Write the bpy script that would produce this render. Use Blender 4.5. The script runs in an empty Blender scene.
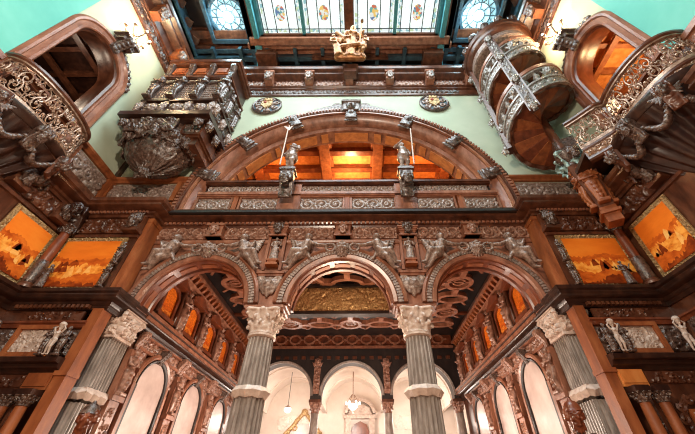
import bpy, math, random
import numpy as np
from mathutils import Vector, Matrix, noise
PI = math.pi
SC = bpy.context.scene
COL = SC.collection
R = math.radians
cos, sin = math.cos, math.sin

# ------------------------------------------------------------------ mesh builder
class MB:
    def __init__(s):
        s.v = []; s.f = []
    def add(s, vs, fs):
        b = len(s.v)
        s.v.extend(tuple(p) for p in vs)
        s.f.extend(tuple(i + b for i in f) for f in fs)
        return s
    def box(s, x0, x1, y0, y1, z0, z1):
        x0, x1 = min(x0, x1), max(x0, x1); y0, y1 = min(y0, y1), max(y0, y1); z0, z1 = min(z0, z1), max(z0, z1)
        v = [(x0,y0,z0),(x1,y0,z0),(x1,y1,z0),(x0,y1,z0),(x0,y0,z1),(x1,y0,z1),(x1,y1,z1),(x0,y1,z1)]
        return s.add(v, [(0,3,2,1),(4,5,6,7),(0,1,5,4),(1,2,6,5),(2,3,7,6),(3,0,4,7)])
    def lathe(s, prof, n=16, c=(0,0,0), a0=0.0, a1=2*PI, rf=None, loop=False):
        full = abs(a1 - a0 - 2*PI) < 1e-6
        m = n if full else n + 1
        b = len(s.v)
        for (r, z) in prof:
            for i in range(m):
                a = a0 + (a1 - a0) * i / n
                q = r * (rf(a, z) if rf else 1)
                s.v.append((c[0] + q*cos(a), c[1] + q*sin(a), c[2] + z))
        for j in range(len(prof) - 1):
            for i in range(n):
                i2 = (i + 1) % m
                s.f.append((b + j*m + i, b + j*m + i2, b + (j+1)*m + i2, b + (j+1)*m + i))
        if not loop:
            s.f.append(tuple(b + i for i in reversed(range(m))))
            s.f.append(tuple(b + (len(prof)-1)*m + i for i in range(m)))
        return s
    def tube(s, pts, r, n=6, closed=False, flat=1.0, up=None):
        P = [Vector(p) for p in pts]; N = len(P)
        if not hasattr(r, '__len__'): r = [r]*N
        T = []
        for i in range(N):
            if closed: t = P[(i+1) % N] - P[i-1]
            else: t = P[min(i+1, N-1)] - P[max(i-1, 0)]
            T.append(t.normalized() if t.length > 1e-9 else Vector((0,0,1)))
        u = Vector(up) if up else (Vector((0,0,1)) if abs(T[0].z) < .9 else Vector((0,1,0)))
        b = len(s.v)
        for i in range(N):
            if up: u = Vector(up)
            u = u - T[i]*u.dot(T[i])
            u.normalize(); w = T[i].cross(u)
            for k in range(n):
                a = 2*PI*(k + .5)/n
                q = P[i] + (u*cos(a)*flat + w*sin(a))*r[i]
                s.v.append(tuple(q))
        for i in range(N if closed else N-1):
            i2 = (i+1) % N
            for k in range(n):
                k2 = (k+1) % n
                s.f.append((b+i*n+k, b+i*n+k2, b+i2*n+k2, b+i2*n+k))
        if not closed:
            s.f.append(tuple(b+k for k in reversed(range(n))))
            s.f.append(tuple(b+(N-1)*n+k for k in range(n)))
        return s
    def cap(s, p0, p1, r0, r1, n=10):
        p0, p1 = Vector(p0), Vector(p1); d = (p1-p0); L = max(d.length, 1e-6); d.normalize()
        pts = []; rr = []
        for k in range(4):
            a = PI/2*k/3.2; pts.append(p0 - d*r0*cos(a)); rr.append(max(r0*sin(a), r0*.05))
        pts.append(p0); rr.append(r0)
        pts.append(p1); rr.append(r1)
        for k in range(3, -1, -1):
            a = PI/2*k/3.2; pts.append(p1 + d*r1*cos(a)); rr.append(max(r1*sin(a), r1*.05))
        return s.tube(pts, rr, n)
    def ell(s, c, r, n=10, m=6, rot=None):
        if not hasattr(r, '__len__'): r = (r, r, r)
        M = Matrix.Rotation(rot[0], 3, rot[1]) if rot else Matrix.Identity(3)
        b = len(s.v); c = Vector(c)
        def pt(x, y, z): s.v.append(tuple(c + M @ Vector((x*r[0], y*r[1], z*r[2]))))
        pt(0, 0, -1)
        for j in range(1, m):
            a = -PI/2 + PI*j/m
            for i in range(n):
                t = 2*PI*i/n; pt(cos(a)*cos(t), cos(a)*sin(t), sin(a))
        pt(0, 0, 1)
        for i in range(n):
            s.f.append((b, b+1+(i+1) % n, b+1+i))
            s.f.append((b+1+(m-1)*n, b+1+(m-2)*n+i, b+1+(m-2)*n+(i+1) % n))
        for j in range(m-2):
            for i in range(n):
                p, q = b+1+j*n+i, b+1+j*n+(i+1) % n
                s.f.append((p, q, q+n, p+n))
        return s
    def prism(s, poly, y0, y1, plane='xz'):
        n = len(poly); b = len(s.v)
        def pt(p, y):
            if plane == 'xz': return (p[0], y, p[1])
            if plane == 'xy': return (p[0], p[1], y)
            return (y, p[0], p[1])
        for p in poly: s.v.append(pt(p, y0))
        for p in poly: s.v.append(pt(p, y1))
        s.f.append(tuple(b+i for i in range(n))); s.f.append(tuple(b+n+i for i in reversed(range(n))))
        for i in range(n):
            j = (i+1) % n; s.f.append((b+j, b+i, b+n+i, b+n+j))
        return s
    def ring(s, prof, c, a0, a1, n=32, closed=False):
        """profile [(radius, y)] swept about the y axis through c (x, z), angle 0 = +x, pi/2 = up"""
        m = len(prof); b = len(s.v); N = n if closed else n+1
        for i in range(N):
            a = a0 + (a1-a0)*i/n
            for (r, y) in prof: s.v.append((c[0]+r*cos(a), y, c[1]+r*sin(a)))
        for i in range(n):
            i2 = (i+1) % N
            for k in range(m):
                k2 = (k+1) % m
                s.f.append((b+i*m+k, b+i2*m+k, b+i2*m+k2, b+i*m+k2))
        if not closed:
            s.f.append(tuple(b+k for k in range(m))); s.f.append(tuple(b+n*m+k for k in reversed(range(m))))
        return s
    def mould(s, prof, path, closed=False):
        """profile [(out, z)] (closed outline) run along a plan path [(x,y)]; out is to the right of travel"""
        P = [Vector((p[0], p[1])) for p in path]; N = len(P); m = len(prof); b = len(s.v)
        for i in range(N):
            if closed or 0 < i < N-1:
                d0 = (P[i]-P[i-1]).normalized(); d1 = (P[(i+1) % N]-P[i]).normalized()
            elif i == 0: d0 = d1 = (P[1]-P[0]).normalized()
            else: d0 = d1 = (P[i]-P[i-1]).normalized()
            n0 = Vector((d0.y, -d0.x)); n1 = Vector((d1.y, -d1.x))
            mm = (n0+n1); mm = mm / max(mm.dot(n0), .2) if mm.length > 1e-6 else n0
            for (o, z) in prof: s.v.append((P[i].x+mm.x*o, P[i].y+mm.y*o, z))
        for i in range(N if closed else N-1):
            i2 = (i+1) % N
            for k in range(m):
                k2 = (k+1) % m
                s.f.append((b+i*m+k, b+i2*m+k, b+i2*m+k2, b+i*m+k2))
        if not closed:
            s.f.append(tuple(b+k for k in reversed(range(m)))); s.f.append(tuple(b+(N-1)*m+k for k in range(m)))
        return s
    def archwall(s, xs, zl, zt, y0, y1):
        """wall in the xz plane whose lower edge follows zl(x), from front y0 to back y1"""
        n = len(xs); b = len(s.v)
        for x in xs:
            l, t = zl(x), zt(x) if callable(zt) else zt
            s.v += [(x,y0,l),(x,y0,t),(x,y1,t),(x,y1,l)]
        for i in range(n-1):
            p, q = b+4*i, b+4*i+4
            s.f += [(p,q,q+1,p+1),(p+1,q+1,q+2,p+2),(p+2,q+2,q+3,p+3),(p+3,q+3,q,p)]
        s.f += [(b,b+1,b+2,b+3),(b+4*n-1,b+4*n-2,b+4*n-3,b+4*n-4)]
        return s
    def xform(s, M, start=0):
        for i in range(start, len(s.v)): s.v[i] = tuple(M @ Vector(s.v[i]))
        return s
    def map(s, fn, start=0):
        for i in range(start, len(s.v)): s.v[i] = fn(*s.v[i])
        return s
    def mesh(s, name, ang=38):
        me = bpy.data.meshes.new(name)
        me.from_pydata(s.v, [], s.f); me.validate(); me.update()
        finish(me, ang)
        return me

def finish(me, ang=38):
    n = len(me.polygons)
    me.polygons.foreach_set('use_smooth', [True]*n)
    try: me.set_sharp_from_angle(angle=R(ang))
    except Exception: pass

def fixnormals(me):
    import bmesh
    bm = bmesh.new(); bm.from_mesh(me); bmesh.ops.recalc_face_normals(bm, faces=bm.faces[:]); bm.to_mesh(me); bm.free()

def link(name, data, mat=None, parent=None, loc=(0,0,0), rotz=0.0, scale=None):
    o = bpy.data.objects.new(name, data); COL.objects.link(o)
    if mat is not None and data is not None and not data.materials: data.materials.append(mat)
    if mat is not None and data is not None and data.materials[0] is not mat:
        o.material_slots[0].link = 'OBJECT'; o.material_slots[0].material = mat
    o.location = loc; o.rotation_euler = (0, 0, rotz)
    if scale is not None: o.scale = scale if hasattr(scale, '__len__') else (scale,)*3
    if parent is not None: o.parent = parent
    return o
def tomesh(name, m, ang=38):
    if isinstance(m, MB):
        me = m.mesh(name, ang); fixnormals(me); finish(me, ang); return me
    return m
def part(name, m, mat, parent, loc=(0,0,0), rotz=0.0, scale=None, label=None, ang=38):
    o = link(name, tomesh(name, m, ang), mat, parent, loc, rotz, scale)
    if label: o['label'] = label
    return o
def tag(o, label, cat, group=None):
    o['label'] = label; o['category'] = cat
    if group: o['group'] = group
    return o
def thing(name, label, cat, loc=(0,0,0), rotz=0.0, group=None):
    o = bpy.data.objects.new(name, None); COL.objects.link(o)
    o.empty_display_size = .1; o.location = loc; o.rotation_euler = (0, 0, rotz)
    return tag(o, label, cat, group)
def solo(name, m, mat, label, cat, loc=(0,0,0), rotz=0.0, group=None, scale=None, ang=38):
    return tag(link(name, tomesh(name, m, ang), mat, None, loc, rotz, scale), label, cat, group)
def struct(name, m, mat, parent=None, ang=38):
    o = link(name, tomesh(name, m, ang), mat, parent)
    if parent is None: o['kind'] = 'structure'
    return o
def kids(o): return [c for c in COL.objects if c.parent is o] if False else list(o.children)
def dup(root, loc, rotz=None, label=None, group=None, scale=None):
    r = root.copy(); COL.objects.link(r); r.location = loc
    if rotz is not None: r.rotation_euler = (0, 0, rotz)
    if scale is not None: r.scale = scale
    if label: r['label'] = label
    if group: r['group'] = group
    for ch in list(root.children):
        c = ch.copy(); COL.objects.link(c); c.parent = r
        for g in list(ch.children):
            d = g.copy(); COL.objects.link(d); d.parent = c
    return r

def blob(name, mb, voxel, smooth=0):
    """one continuous surface out of overlapping volumes"""
    me = bpy.data.meshes.new('t'); me.from_pydata(mb.v, [], mb.f); me.update(); fixnormals(me)
    ob = bpy.data.objects.new('t', me); COL.objects.link(ob)
    md = ob.modifiers.new('r', 'REMESH'); md.mode = 'VOXEL'; md.voxel_size = voxel
    if smooth:
        sm = ob.modifiers.new('s', 'SMOOTH'); sm.factor = .5; sm.iterations = smooth
    bpy.context.view_layer.update()
    dg = bpy.context.evaluated_depsgraph_get()
    out = bpy.data.meshes.new_from_object(ob.evaluated_get(dg)); out.name = name
    bpy.data.objects.remove(ob); bpy.data.meshes.remove(me)
    out.polygons.foreach_set('use_smooth', [True]*len(out.polygons))
    return out

# ------------------------------------------------------------------ carved relief fields
def stroke(X, Z, H, pts, wid, amp=1.0):
    pts = np.asarray(pts, float); wid = np.asarray(wid, float) if hasattr(wid, '__len__') else np.full(len(pts), float(wid))
    x0, z0 = X[0, 0], Z[0, 0]; dx = X[0, 1]-X[0, 0] if X.shape[1] > 1 else 1; dz = Z[1, 0]-Z[0, 0]
    ny, nx = X.shape
    for i in range(len(pts)-1):
        a, b = pts[i], pts[i+1]; w = max(wid[i], wid[i+1])
        i0 = max(int((min(a[0], b[0])-w-x0)/dx), 0); i1 = min(int((max(a[0], b[0])+w-x0)/dx)+2, nx)
        j0 = max(int((min(a[1], b[1])-w-z0)/dz), 0); j1 = min(int((max(a[1], b[1])+w-z0)/dz)+2, ny)
        if i0 >= i1 or j0 >= j1: continue
        x = X[j0:j1, i0:i1]; z = Z[j0:j1, i0:i1]
        d = b-a; L = max(d @ d, 1e-12)
        t = np.clip(((x-a[0])*d[0]+(z-a[1])*d[1])/L, 0, 1)
        dist = np.hypot(x-a[0]-t*d[0], z-a[1]-t*d[1]); ww = wid[i]+(wid[i+1]-wid[i])*t
        q = amp*np.sqrt(np.clip(1-(dist/np.maximum(ww, 1e-6))**2, 0, 1))
        H[j0:j1, i0:i1] = np.maximum(H[j0:j1, i0:i1], q)
def dab(X, Z, H, x, z, rx, rz, ang=0.0, amp=1.0):
    c, s = cos(ang), sin(ang)
    u = ((X-x)*c+(Z-z)*s)/rx; v = (-(X-x)*s+(Z-z)*c)/rz
    np.maximum(H, amp*np.sqrt(np.clip(1-u*u-v*v, 0, 1)), out=H)
def spiral(cx, cz, r0, r1, a0, turns, n=18):
    return [(cx+(r0+(r1-r0)*k/n)*cos(a0+turns*2*PI*k/n), cz+(r0+(r1-r0)*k/n)*sin(a0+turns*2*PI*k/n)) for k in range(n+1)]
def flower(X, Z, H, x, z, r, n=5, a=0.0, amp=1.0):
    for k in range(n):
        t = a+2*PI*k/n
        dab(X, Z, H, x+.58*r*cos(t), z+.58*r*sin(t), r*.46, r*.3, t, amp*.85)
    dab(X, Z, H, x, z, r*.28, r*.28, 0, amp)
def rinceau(w, h, n, seed=0, mask=False):
    rng = random.Random(seed)
    def fn(X, Z):
        H = np.zeros_like(X); c = w/n; sg = 1 if seed % 2 else -1
        lw = h*.075
        for i in range(n):
            cx = -w/2+(i+.5)*c; s = sg if i % 2 else -sg
            r = min(h*.4, c*.47); a0 = PI if s > 0 else PI
            sp = spiral(cx, h/2, r, r*.12, PI, -s*1.45, 20)
            stroke(X, Z, H, sp, np.linspace(lw*1.25, lw*.7, 21), .8)
            nx = (cx+c*.52, h/2+s*h*.02)
            stroke(X, Z, H, [(cx-r, h/2), (cx-r*.6, h/2-s*r*.85), (cx+r*.1, h/2-s*r*1.02), nx], [lw*1.2, lw, lw*.9, lw*1.1], .75)
            flower(X, Z, H, cx, h/2, r*.42, 5, rng.random()*6, 1.0)
            for k in range(7):
                t = 2*PI*k/7+rng.random()*.5; rr = r*(.78+.16*rng.random())
                dab(X, Z, H, cx+rr*cos(t), h/2+rr*sin(t)*.98, r*.27, r*.12, t+.9*s, .85)
            for sx in (-1, 1):
                for sz in (-1, 1):
                    dab(X, Z, H, cx+sx*c*.42, h/2+sz*h*.36, h*.16, h*.07, sx*sz*.8, .7)
                    stroke(X, Z, H, spiral(cx+sx*c*.42, h/2+sz*h*.3, h*.12, h*.03, 0, sx*sz*1.0, 9), lw*.5, .6)
        if mask:
            for (x, z, a, b, am) in ((0,.5,.3,.42,1),(0,.38,.16,.14,1.25),(-.13,.6,.1,.06,1.2),(.13,.6,.1,.06,1.2)):
                dab(X, Z, H, x*h, z*h, a*h, b*h, 0, am)
            for k in range(12):
                t = 2*PI*k/12; dab(X, Z, H, .38*h*cos(t), h*(.5+.43*sin(t)), .13*h, .08*h, t, .9)
        return np.clip(H, 0, 1.2)
    return fn
def relief(w, h, fn, cell, depth, thick=.04, edge=.0):
    nx = max(int(w/cell), 4); nz = max(int(h/cell), 4)
    X, Z = np.meshgrid(np.linspace(-w/2, w/2, nx+1), np.linspace(0, h, nz+1))
    H = fn(X, Z)*depth
    H[0, :] = H[-1, :] = 0; H[:, 0] = H[:, -1] = 0
    m = MB(); W = nx+1
    m.v = [(float(X[j, i]), float(-H[j, i]), float(Z[j, i])) for j in range(nz+1) for i in range(W)]
    m.f = [(j*W+i, j*W+i+1, (j+1)*W+i+1, (j+1)*W+i) for j in range(nz) for i in range(nx)]
    b = len(m.v)
    m.v += [(-w/2, thick, 0), (w/2, thick, 0), (w/2, thick, h), (-w/2, thick, h)]
    bot = list(range(W)); top = [nz*W+i for i in range(W)]; lf = [j*W for j in range(nz+1)]; rt = [j*W+nx for j in range(nz+1)]
    m.f += [tuple(bot[::-1]+[b, b+1]), tuple(top+[b+2, b+3]), tuple(lf+[b+3, b]), tuple(rt[::-1]+[b+1, b+2]), (b, b+3, b+2, b+1)]
    return m
_rc = {}
def scroll_panel(w, h, n, seed=0, depth=.05, cell=.02, mask=False, thick=.03):
    k = (round(w, 2), round(h, 2), n, seed, depth, cell, mask)
    if k not in _rc:
        me = relief(w, h, rinceau(w, h, n, seed, mask), cell, depth, thick).mesh('carved_panel', 60); _rc[k] = me
    return _rc[k]
def foliage_fn(w, h, n, seed):
    """dense leaf and figure carving with no order to it"""
    rng = random.Random(seed)
    def fn(X, Z):
        H = np.zeros_like(X); s = min(w, h)
        for k in range(n):
            x = (rng.random()-.5)*w*.9; z = h*(.07+.86*rng.random()); r = s*(.05+.11*rng.random()); t = rng.random()*6.3
            q = rng.random()
            if q < .5: dab(X, Z, H, x, z, r*1.5, r*.6, t, .5+.5*rng.random())
            elif q < .8: stroke(X, Z, H, spiral(x, z, r*1.3, r*.2, t, rng.choice((-1, 1))*1.2, 12), r*.33, .6+.4*rng.random())
            else: flower(X, Z, H, x, z, r*1.1, 5, t, .8)
        return H
    return fn
def foliage_panel(w, h, n, seed, depth=.06, cell=.022):
    k = ('f', round(w, 2), round(h, 2), n, seed, depth)
    if k not in _rc: _rc[k] = relief(w, h, foliage_fn(w, h, n, seed), cell, depth).mesh('carved_panel', 60)
    return _rc[k]

# ------------------------------------------------------------------ materials
def new_mat(name):
    m = bpy.data.materials.new(name); m.use_nodes = True
    nt = m.node_tree; b = nt.nodes['Principled BSDF']
    return m, nt, b
def N(nt, t, **kw):
    n = nt.nodes.new(t)
    for k, v in kw.items():
        if k in n.inputs: n.inputs[k].default_value = v
        else: setattr(n, k, v)
    return n
def ramp(nt, stops):
    n = nt.nodes.new('ShaderNodeValToRGB'); el = n.color_ramp.elements
    while len(el) < len(stops): el.new(.5)
    for e, (p, c) in zip(el, stops): e.position = p; e.color = (*c, 1)
    return n
def textured(name, stops, scale=(3,3,3), rough=.4, bump=.2, bscale=40, spec=.5, metal=0.0, detail=6, coat=0.0, rvar=.12):
    m, nt, b = new_mat(name); L = nt.links
    tc = N(nt, 'ShaderNodeTexCoord'); mp = N(nt, 'ShaderNodeMapping'); mp.inputs['Scale'].default_value = scale
    oi = N(nt, 'ShaderNodeObjectInfo'); ad = N(nt, 'ShaderNodeVectorMath', operation='ADD'); ml = N(nt, 'ShaderNodeMath', operation='MULTIPLY'); ml.inputs[1].default_value = 37
    L.new(oi.outputs['Random'], ml.inputs[0]); L.new(tc.outputs['Object'], mp.inputs[0]); L.new(mp.outputs[0], ad.inputs[0]); L.new(ml.outputs[0], ad.inputs[1])
    nz = N(nt, 'ShaderNodeTexNoise', Scale=1.0, Detail=detail, Roughness=.6); L.new(ad.outputs[0], nz.inputs['Vector'])
    rp = ramp(nt, stops); L.new(nz.outputs[0], rp.inputs[0]); L.new(rp.outputs[0], b.inputs['Base Color'])
    rr = N(nt, 'ShaderNodeMapRange'); rr.inputs['To Min'].default_value = rough-rvar; rr.inputs['To Max'].default_value = rough+rvar
    L.new(nz.outputs[0], rr.inputs[0]); L.new(rr.outputs[0], b.inputs['Roughness'])
    if bump:
        n2 = N(nt, 'ShaderNodeTexNoise', Scale=bscale, Detail=3.0); L.new(tc.outputs['Object'], n2.inputs['Vector'])
        bp = N(nt, 'ShaderNodeBump', Strength=bump, Distance=.02); L.new(n2.outputs[0], bp.inputs['Height']); L.new(bp.outputs[0], b.inputs['Normal'])
    b.inputs['Specular IOR Level'].default_value = spec; b.inputs['Metallic'].default_value = metal
    if coat: b.inputs['Coat Weight'].default_value = coat; b.inputs['Coat Roughness'].default_value = .2
    return m
def wood(name, lo, mid, hi, rough=.38, bump=.12, coat=.15):
    return textured(name, [(.25, lo), (.5, mid), (.78, hi)], (5, 5, 1.6), rough, bump, 26, .5, 0, 8, coat)
def plain(name, col, rough=.5, metal=0.0, emis=None, estr=0.0, bump=0.0):
    m, nt, b = new_mat(name)
    b.inputs['Base Color'].default_value = (*col, 1); b.inputs['Roughness'].default_value = rough; b.inputs['Metallic'].default_value = metal
    if emis: b.inputs['Emission Color'].default_value = (*emis, 1); b.inputs['Emission Strength'].default_value = estr
    return m

DARK = wood('walnut_dark', (.010,.004,.003), (.03,.010,.006), (.075,.027,.014), .34)
BROWN = wood('walnut_brown', (.03,.009,.005), (.095,.03,.014), (.2,.072,.035), .34)
ROSE = wood('walnut_rosy', (.12,.043,.024), (.28,.11,.062), (.47,.215,.135), .36)
RED = wood('mahogany', (.07,.016,.007), (.16,.038,.014), (.29,.08,.03), .34)
AMBER = wood('amber_oak', (.12,.03,.009), (.27,.072,.02), (.42,.14,.045), .52, .12, .0)
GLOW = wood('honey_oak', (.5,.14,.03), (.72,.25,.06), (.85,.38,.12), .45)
CARVE = textured('carved_walnut', [(.3,(.025,.012,.008)),(.52,(.085,.045,.032)),(.78,(.24,.15,.115))], (14,14,14), .3, .5, 45, .65, 0, 4, .25)
PALE = textured('carved_pale', [(.3,(.10,.06,.045)),(.52,(.28,.19,.155)),(.78,(.55,.42,.36))], (13,13,13), .32, .5, 45, .65, 0, 4, .25)
ROSEC = textured('carved_rosy', [(.3,(.13,.055,.034)),(.54,(.33,.165,.112)),(.8,(.55,.34,.26))], (10,10,10), .35, .3, 40, .6, 0, 4, .2)
IRON = textured('bronzed_iron', [(.3,(.16,.085,.05)),(.52,(.36,.22,.15)),(.78,(.66,.48,.37))], (9,9,9), .33, .1, 30, .5, .4, 3)
GILT = textured('old_gilt', [(.25,(.10,.05,.02)),(.5,(.48,.30,.13)),(.8,(.82,.62,.36))], (22,22,22), .38, .7, 60, .5, .5, 4)
MARB = textured('grey_marble', [(.25,(.13,.10,.085)),(.5,(.28,.23,.2)),(.75,(.46,.39,.35))], (9,9,3), .36, .15, 30, .5, 0, 9)
LMARB = textured('cream_marble', [(.2,(.42,.31,.26)),(.5,(.64,.51,.44)),(.8,(.78,.67,.6))], (9,9,9), .4, .25, 35, .5, 0, 6)
GREEN = textured('pale_green_plaster', [(.3,(.42,.49,.37)),(.5,(.475,.54,.41)),(.7,(.53,.585,.46))], (.7,.7,.7), .8, .06, 60, .25, 0, 4)
TEAL = textured('skylit_teal_plaster', [(.3,(.13,.49,.42)),(.5,(.16,.55,.47)),(.7,(.21,.61,.53))], (.7,.7,.7), .8, .06, 60, .25, 0, 4)  # wall plaster with the skylight's blue daylight put into its colour
WHITE = textured('white_plaster', [(.3,(.72,.62,.54)),(.5,(.8,.7,.62)),(.7,(.86,.78,.7))], (1,1,1), .8, .1, 30, .2)
MIRROR = textured('clouded_pink_panel', [(.3,(.42,.30,.27)),(.5,(.58,.45,.41)),(.72,(.74,.63,.59))], (1.1,1.1,1.1), .4, .03, 20, .5, .05, 4, .25)
BLACKW = wood('blackened_oak', (.008,.006,.006), (.018,.012,.011), (.035,.022,.018), .5)
STONE = textured('carved_limestone', [(.3,(.34,.24,.19)),(.55,(.55,.43,.36)),(.8,(.72,.6,.53))], (8,8,8), .5, .4, 40, .4)
BLUEW = wood('blue_grey_beam', (.015,.03,.04), (.03,.06,.08), (.06,.12,.15), .4)
TEALW = wood('teal_daylit_beam', (.03,.16,.20), (.05,.24,.29), (.09,.34,.39), .4)  # beam tone carries the skylight's blue-green light in its colour
FLOORM = textured('parquet', [(.3,(.2,.09,.04)),(.6,(.32,.16,.08))], (1,8,1), .35, .1, 20)
# ------------------------------------------------------------------ sculpture kit
def lion_mb():
    m = MB()
    m.ell((0,-.12,.5), (.36,.3,.4)); m.ell((0,-.40,.40), (.18,.17,.13)); m.ell((0,-.56,.46), (.08,.06,.055))
    for s in (-1, 1):
        m.ell((s*.15,-.38,.66), (.13,.09,.06)); m.ell((s*.13,-.40,.56), (.05,.05,.035)); m.ell((s*.22,-.33,.44), (.12,.12,.13)); m.ell((s*.09,-.52,.36), (.09,.08,.07))
        m.cap((s*.06,-.4,.62), (s*.05,-.55,.5), .05, .045)
        m.ell((s*.33,-.1,.82), (.1,.07,.1))
    m.ell((0,-.36,.22), (.11,.11,.09)); m.ell((0,-.3,.82), (.16,.12,.09))
    for k in range(16):
        a = 2*PI*k/16
        m.cap((.30*cos(a),-.18,.5+.34*sin(a)), (.46*cos(a+.12),-.05,.5+.5*sin(a+.12)), .085, .05)
    m.box(-.3,.3,-.05,.02,.1,.9)
    return m
def face_mb(beard=True, wings=False, crown=True):
    m = MB()
    m.ell((0,-.16,.55), (.27,.27,.36)); m.cap((0,-.40,.62), (0,-.47,.50), .05, .065)
    for s in (-1, 1):
        m.ell((s*.11,-.39,.66), (.1,.06,.04)); m.ell((s*.11,-.38,.60), (.05,.05,.035)); m.ell((s*.15,-.34,.48), (.09,.09,.09)); m.ell((s*.28,-.12,.56), (.05,.07,.1))
        if wings:
            for k in range(4): m.cap((s*.2,-.08,.3), (s*(.62-.07*k),-.05,.52-.16*k), .09, .05)
    m.ell((0,-.40,.40), (.09,.06,.025)); m.ell((0,-.39,.35), (.08,.06,.03)); m.ell((0,-.34,.28), (.1,.09,.08))
    if beard:
        for k in range(-2, 3): m.cap((k*.07,-.30,.30), (k*.1,-.26,.02+.04*abs(k)), .075, .03)
    for k in range(11):
        a = PI*(-.05+1.1*k/10); m.ell((.29*cos(a),-.14,.58+.33*sin(a)), (.1,.13,.09))
    if crown:
        for k in range(-2, 3): m.cap((k*.11,-.12,.85), (k*.17,-.14,1.02-.04*abs(k)), .075, .035)
    m.box(-.2,.2,-.06,.02,.12,.9)
    return m
def figure_mb(kind='draped'):
    """standing figure one unit tall facing -y"""
    m = MB()
    m.ell((0,-.005,.925), (.052,.06,.068)); m.ell((0,.012,.945), (.06,.062,.06)); m.cap((0,-.06,.935), (0,-.073,.915), .009, .013)
    for s in (-1, 1): m.ell((s*.022,-.052,.938), (.014,.012,.008)); m.ell((s*.055,0,.92), (.01,.016,.022))
    m.ell((0,-.056,.892), (.018,.012,.008)); m.ell((0,-.048,.872), (.022,.02,.016))
    m.cap((0,.005,.80), (0,0,.88), .04, .036)
    m.cap((0,0,.74), (0,0,.60), .098, .08); m.ell((0,-.005,.775), (.125,.075,.055)); m.ell((0,0,.54), (.1,.085,.08))
    if kind in ('draped', 'caryatid'):
        for s in (-1, 1): m.ell((s*.05,-.075,.73), (.04,.035,.04))
    for s in (-1, 1):
        k = (s*.06, -.05 if s > 0 else -.015, .28)
        m.cap((s*.055,0,.52), k, .072, .05); m.cap(k, (s*.06,.01,.06), .048, .03); m.ell((s*.062,-.035,.022), (.03,.065,.024))
    if kind == 'draped':
        m.cap((0,0,.52), (0,.02,.1), .1, .12)
        for k in range(9):
            a = PI+PI*k/8; m.cap((.09*cos(a),.09*sin(a),.53), (.135*cos(a),.02+.135*sin(a),.03), .02, .028)
        m.cap((-.1,-.07,.58), (.12,-.03,.5), .03, .035)
    if kind == 'herm':
        m.cap((0,0,.5), (0,0,.06), .11, .06); m.box(-.1,.1,-.1,.08,0,.07)
        for k in range(4): m.ell((0,-.1+.01*k,.45-.1*k), (.06-.008*k,.04,.05))
    if kind == 'knight':
        m.ell((0,0,.955), (.062,.068,.05)); m.cap((0,.02,1.0), (0,.08,.94), .02, .035)
        m.ell((-.12,0,.8), (.055,.05,.045)); m.ell((.12,0,.8), (.055,.05,.045)); m.cap((0,0,.56), (0,0,.44), .11, .135)
    if kind == 'caryatid':
        A = [((-.12,0,.79), (-.19,-.02,.92), (-.08,-.01,1.04)), ((.12,0,.79), (.19,-.02,.92), (.08,-.01,1.04))]
        m.cap((0,0,1.0), (0,0,1.06), .09, .12)
    elif kind == 'knight':
        A = [((-.125,0,.79), (-.21,-.03,.66), (-.17,-.17,.70)), ((.125,0,.79), (.19,-.03,.64), (.12,-.16,.60))]
    elif kind == 'herm':
        A = [((-.12,0,.79), (-.15,-.06,.64), (.02,-.12,.62)), ((.12,0,.79), (.15,-.06,.66), (-.02,-.13,.66))]
    else:
        A = [((-.12,0,.79), (-.17,.01,.63), (-.08,-.10,.55)), ((.12,0,.79), (.18,-.02,.64), (.2,-.1,.76))]
    for (a, b, c) in A:
        m.cap(a, b, .036, .03); m.cap(b, c, .029, .02); d = (Vector(c)-Vector(b)).normalized()
        h = Vector(c)+d*.02; m.ell(h, (.022,.02,.026))
        for k in (-1, 0, 1): m.cap(h+Vector((k*.011,-.004,0)), h+d*.032+Vector((k*.014,-.014,0)), .009, .007, 6)
        m.cap(h, h+Vector((.022,-.016,.006)), .009, .007, 6)
    return m
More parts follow.
